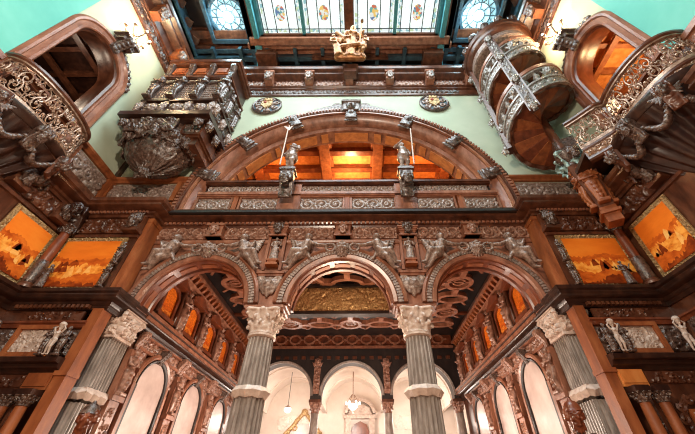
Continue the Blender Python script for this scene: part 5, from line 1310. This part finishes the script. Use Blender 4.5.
# strapwork ceiling
t = thing('strapwork_ceiling', 'rosy carved strapwork of ovals and bars hanging under the dark corridor ceiling', 'ceiling strapwork', (0, 7.9, 6.98))
def strap(m, pts, w, closed):
    m.tube([(x, y, 0) for (x, y) in pts], w, 4, closed, up=(0,0,1))
ov = 0
for iy in range(5):
    y = .75+1.2*iy
    for ix in range(7):
        x = -3.9+1.3*ix
        rx, ry = (.42,.42) if (ix+iy) % 2 else (.52,.3)
        m = MB(); strap(m, [(x+rx*cos(2*PI*k/24), y+ry*sin(2*PI*k/24)) for k in range(24)], .11, True); part('oval', m, ROSE, t)
        if (ix+iy) % 2:
            m = MB(); strap(m, [(x+.2*cos(2*PI*k/14), y+.2*sin(2*PI*k/14)) for k in range(14)], .05, True); strap(m, [(x-.42,y),(x+.42,y)], .05, False); part('rosette', m, ROSE, t)
        m = MB()
        if ix < 6: strap(m, [(x+rx,y),(x+1.3-(.42 if (ix+1+iy) % 2 else .52),y)], .14, False)
        if iy < 4: strap(m, [(x,y+ry),(x,y+1.2-(.42 if (ix+iy+1) % 2 else .3))], .14, False)
        for q in (-1, 1): strap(m, [(x+q*rx*.72,y+ry*.72),(x+q*.65,y+.6)], .06, False)
        if m.v: part('strap', m, ROSE, t)
t = thing('gilt_beam', 'old gold carved panel on the corridor ceiling beam seen through the middle arch', 'carved panel', (-.1, 10, 5.95))
part('panel', foliage_panel(4.0,.9,260,23,.06,.03), GILT, t); part('rail', MB().box(-2.1,2.1,-.1,.2,-.1,0).box(-2.1,2.1,-.1,.2,.9,1.0), BLACKW, t); part('beam', MB().box(-2.1,2.1,.04,.3,0,2.0), BLACKW, t)
t = thing('fretwork_frieze', 'rosy openwork strap frieze across the far wall of the corridor', 'frieze', (0, 15.7, 6.72))
for k in range(13):
    x = -4.2+.7*k; m = MB()
    m.tube([(x+.26*cos(a),0,.34+.2*sin(a)) for a in np.linspace(0, 2*PI, 20)[:-1]], .05, 4, True)
    m.tube([(x+.26,0,.34),(x+.44,0,.34)], .05, 4); m.tube([(x,0,.54),(x+.1,0,.66)], .04, 4); m.tube([(x,0,.14),(x+.1,0,.02)], .04, 4); m.tube([(x,0,.14),(x-.1,0,.02)], .04, 4)
    part('link', m, ROSE, t)
part('rail', MB().box(-4.9,4.9,-.06,.06,.64,.74), ROSE, t); part('rail', MB().box(-4.9,4.9,-.06,.06,-.06,.03), ROSE, t)
part('backing', MB().box(-4.9,4.9,.1,.14,-.05,.74), RED, t)
m = MB()
for k in range(24): m.box(-4.9+.41*k,-4.9+.41*k+.2,15.93,16,6.22,6.36)
struct('trim_26', m, BROWN)
for i, c in enumerate((-3.25, 0, 3.25)):
    struct('trim_%d' % (27+i), MB().ring([(1.38,15.998),(1.38,15.93),(1.46,15.9),(1.5,15.998)], (c,4.68), 0, PI, 32), MARB)
SMC = blob('capital', capital_mb(.16,.25,.42), .018)
for s in (-1, 1):
    t = thing('far_column', 'small dark marble column with rosy capital %s of the middle far arch' % ('left' if s < 0 else 'right'), 'column', (s*1.63, 16.2, 0))
    part('shaft', MB().lathe([(.2,.5),(.2,2.0),(.17,4.0)], 24), MARB, t); part('capital', SMC, ROSEC, t, (0,0,4.0)); part('abacus', MB().box(-.27,.27,-.27,.27,4.41,4.52), BROWN, t); part('base', MB().box(-.28,.28,-.28,.28,0,.5), MARB, t)
    t = thing('far_column', 'small dark marble column at the %s corridor wall by the far arches' % SIDE[s], 'column', (s*4.78, 16.2, 0))
    part('shaft', MB().lathe([(.2,.5),(.2,2.0),(.17,4.0)], 24), MARB, t); part('capital', SMC, ROSEC, t, (0,0,4.0)); part('abacus', MB().box(-.27,.2,-.27,.27,4.41,4.52), BROWN, t); part('base', MB().box(-.28,.2,-.28,.28,0,.5), MARB, t)
    t = thing('carved_drop', 'slim carved ornament on the dark wall above the %s far column' % SIDE[s], 'carving', (s*1.63, 15.97, 4.75))
    part('drop', foliage_panel(.3,1.5,34,27,.09,.03), ROSEC, t); part('mask', K['cherub'], ROSEC, t, (0,-.05,1.1), 0, .4)
# white room
for i, c in enumerate((-3.25, 0, 3.25)):
    struct('ceiling_vault_'+('left', 'middle', 'right')[i], MB().ring([(1.62,16.52),(1.62,20.6),(1.75,20.6),(1.75,16.52)], (c,4.7), 0, PI, 28), WHITE)
    m = MB()
    for y in (17.5, 19.4): m.ring([(1.62,y),(1.56,y),(1.56,y+.14),(1.62,y+.14)], (c,4.7), 0, PI, 28)
    struct('trim_%d' % (30+i), m, WHITE)
    if i != 1: solo('plaster_garland', foliage_panel(2.0,.7,70,40+i,.06,.03), WHITE, 'white plaster garland on the back wall of the %s bay of the white room' % ('left', '', 'right')[i], 'relief', (c, 20.56, 3.9))
GLASSL = plain('lamp_glass', (1,.95,.88), .3, 0, (1,.9,.75), 5)
t = thing('pendant_lamp', 'round white pendant lamp in the left bay of the white room', 'lamp', (-3.3, 18.4, 4.55))
part('globe', MB().ell((0,0,0), (.17,.17,.15), 14, 10), GLASSL, t); part('cord', MB().tube([(0,0,.14),(0,0,1.75)], .015, 5), BLACKW, t); part('cap', MB().lathe([(.16,.06),(.17,.1),(.04,.16),(.03,.2)], 14), IRON, t)
t = thing('chandelier', 'lit glass chandelier hanging in the middle bay of the white room', 'lamp', (.0, 18.4, 4.7))
part('chain', MB().tube([(0,0,.5),(0,0,1.6)], .025, 5), IRON, t); part('bowl', MB().lathe([(.03,-.22),(.14,-.16),(.24,-.05),(.26,.04),(.2,.06),(.03,-.1)], 20), GLASSL, t)
for k in range(6):
    a = 2*PI*k/6; b = part('arm', MB().tube([(.05*cos(a),.05*sin(a),.5),(.2*cos(a),.2*sin(a),.3),(.28*cos(a),.28*sin(a),.04)], .015, 5), IRON, t)
    part('bulb', MB().ell((.34*cos(a),.34*sin(a),.1), (.05,.05,.08), 8, 6), GLASSL, b)
part('finial', MB().lathe([(.02,-.34),(.06,-.28),(.02,-.2)], 10), IRON, t)
t = thing('gilt_mirror', 'gilded rococo mirror frame top in the left bay of the white room', 'mirror', (-2.75, 20.5, 1.0))
m = MB()
for q in (-1, 1):
    m.tube([(q*.85,0,0),(q*.9,0,2.4),(q*.8,0,2.9),(q*.55,0,3.1),(q*.4,0,3.35),(q*.15,0,3.6),(0,0,3.75)], [.1,.1,.11,.12,.12,.1,.09], 8)
    m.tube([(q*(.5+.2*cos(a)*(1-a/10)),-.04,3.0+.2*sin(a)*(1-a/10)) for a in np.linspace(0, 7, 16)], .05, 6); m.tube([(q*(.85+.18*cos(a)*(1-a/10)),-.04,2.7+.18*sin(a)*(1-a/10)) for a in np.linspace(0, 7, 16)], .05, 6)
m.ell((0,-.03,3.75), (.2,.1,.18)); m.box(-.9,.9,-.08,.08,0,.12); part('frame', blob('frame', m, .04), GILT, t); part('glass', MB().prism([(-.84,.1),(.84,.1),(.84,2.6),(.4,3.2),(-.4,3.2),(-.84,2.6)], -.02, .02), MIRROR, t)
t = thing('wall_niche', 'cream plaster niche with arched pediment in the middle bay of the white room', 'niche', (.35, 20.45, 2.2))
part('surround', MB().box(-.8,-.5,-.2,.1,0,2.2).box(.5,.8,-.2,.1,0,2.2).box(-.9,.9,-.26,.1,2.2,2.36).ring([(.9,.1),(.9,-.26),(.72,-.26),(.72,.1)], (0,2.3), .2, PI-.2, 18).prism([(-.7,2.36),(.7,2.36),(.5,2.75),(0,2.95),(-.5,2.75)], -.1, .1), STONE, t)
part('recess', MB().prism([(-.5,0),(.5,0),(.5,1.6),(.35,1.95),(0,2.1),(-.35,1.95),(-.5,1.6)], -.04, .1), RED, t)
m = MB().lathe([(.1,.4),(.3,.5),(.34,.7),(.2,1.0),(.12,1.1),(.2,1.2)], 16, (0,-.12,0)); part('urn', m, IRON, t)
for q in (-1, 1): part('side_scroll', K['console'], STONE, t, (q*1.05,.05,.4), 0, (.8,.5,1.1))

# ------------------------------------------------------------------ camera and light
cam = bpy.data.cameras.new('camera'); co = bpy.data.objects.new('camera', cam); COL.objects.link(co)
cam.sensor_fit = 'HORIZONTAL'; cam.sensor_width = 36; cam.lens = 36*314.5/695; cam.shift_x = -14.5/695
co.matrix_world = Matrix.Translation((.52,0,1.5)) @ Matrix.Rotation(R(90+40.8), 4, 'X') @ Matrix.Rotation(-.006, 4, 'Z')
cam.clip_start = .05; cam.clip_end = 200
SC.camera = co
def light(name, kind, loc, power, col, size=.3, rot=None, sy=None):
    l = bpy.data.lights.new(name, kind); l.energy = power; l.color = col
    if kind == 'AREA':
        l.size = size
        if sy: l.shape = 'RECTANGLE'; l.size_y = sy
    else: l.shadow_soft_size = size
    o = bpy.data.objects.new(name, l); COL.objects.link(o); o.location = loc
    if rot: o.rotation_euler = rot
    return o
light('skylight_daylight', 'AREA', (0, 2.2, 17.0), 1500, (.82,.95,1), 7.6, None, 6)
for s in (-1, 1):
    light('sconce_light', 'POINT', (s*7.1, SWY+.05, 13.6), 190, (1,.68,.38), .12)
    light('corner_window_light', 'POINT', (s*5.5, 4.75, 17.0), 200, (.55,.88,1), .3)
    light('unseen_hall_fill', 'POINT', (s*3.0, 2.4, 2.0), 150, (1,.74,.52), .12)  # unseen warm fills added low in the hall to brighten the front
light('gallery_lamp', 'POINT', (0, 9.8, 12.2), 330, (1,.62,.28), .25)
light('gallery_lamp', 'POINT', (-3.6, 9.4, 11.6), 190, (1,.42,.14), .2); light('gallery_lamp', 'POINT', (3.6, 9.4, 11.6), 190, (1,.42,.14), .2)
light('side_room_lamp', 'POINT', (9.2, 4.2, 11.2), 170, (1,.68,.32), .25)
light('side_room_lamp', 'POINT', (-9.2, 4.2, 11.2), 40, (1,.8,.6), .25)
for c in (-3.25, 0, 3.25): light('white_room_lamp', 'POINT', (c, 18.4, 4.0), 130, (1,.88,.78), .3)
for s in (-1, 1): light('corridor_fill', 'POINT', (s*2.2, 10.5, 2.7), 330, (1,.8,.66), .4)  # added unseen fills, set low to brighten the strapwork from below
light('corridor_fill', 'POINT', (0, 13.4, 3.0), 180, (1,.8,.66), .4)  # unseen fill deeper in the corridor
light('unseen_front_fill', 'POINT', (-1.2, -1.0, 7.6), 1700, (1,.82,.64), .14)  # unseen fill added behind the camera for brightness and contrast in the carving
light('corridor_fill', 'POINT', (0, 8.6, 4.8), 130, (1,.75,.5), .2)  # unseen fill added to brighten the gilt beam
w = bpy.data.worlds.new('world'); SC.world = w; w.use_nodes = True
w.node_tree.nodes['Background'].inputs[0].default_value = (.95,.9,.86,1); w.node_tree.nodes['Background'].inputs[1].default_value = .12
vs = SC.view_settings; SC.display_settings.display_device = 'sRGB'
vs.view_transform = 'Standard'; vs.look = 'None'; vs.gamma = 1; vs.use_curve_mapping = False; vs.exposure = .12; SC.cycles.filter_width = 1.1
# ------------------------------------------------------------------ repeats share a group
GROUPS = {'arcade_arch': 'arches of the arcade', 'winged_figure': 'winged figures in the arcade spandrels', 'niche_statue': 'statues between the arcade arches', 'shield_bracket': 'shield brackets above the columns',
 'marble_column': 'marble columns of the arcade', 'marble_pier': 'marble piers of the arcade', 'carved_frieze': 'carved friezes of the hall', 'frieze_mask': 'masks on the arcade frieze', 'ledge_mask': 'carved heads under the gallery ledge',
 'halberdier_statue': 'guard statues on the balustrade', 'roundel': 'roundels on the green wall', 'cornice_mask': 'mask corbels of the back cornice', 'cornice_bracket': 'mask brackets of the side cornices', 'cornice_carving': 'leaf carving along the cornices',
 'cornice_relief': 'carved panels of the back cornice', 'coffer_grid': 'coffered beams beside the skylight', 'joist_grid': 'ceiling joists of the side rooms', 'arched_opening': 'arched openings in the side walls', 'wall_sconce': 'wall lamps above the arched openings',
 'balcony': 'bowed balconies on the side walls', 'painting': 'orange landscape panels', 'carved_bay_frieze': 'friezes above the landscape panels', 'amber_post': 'amber posts beside the arcade', 'carved_statuette': 'dark carved statuettes', 'corner_column': 'corner columns between the landscape panels',
 'marble_relief': 'marble reliefs in the lower bays', 'caryatid_statue': 'caryatids on the lower ledge', 'amber_tablet': 'plain amber panels under the lower ledge', 'half_column': 'slim columns of the lower bays', 'carved_drop': 'carved drops', 'scrolled_cartouche': 'scrolled frames in the lower bays',
 'carved_wall_relief': 'dark reliefs of the lower walls', 'guard_statue': 'guard statues before the piers', 'arched_mirror': 'pink arched panels of the corridor', 'carved_pilaster': 'herm pilasters of the corridor', 'inlaid_aedicule': 'inlaid aedicules of the corridor',
 'carved_herm': 'herms high on the corridor walls', 'bracket_cornice': 'bracket cornices of the corridor', 'far_column': 'columns of the far arches', 'plaster_garland': 'plaster garlands of the white room'}
for o in COL.objects:
    g = GROUPS.get(o.name.split('.')[0])
    if g and o.parent is None and o.get('category'): o['group'] = g
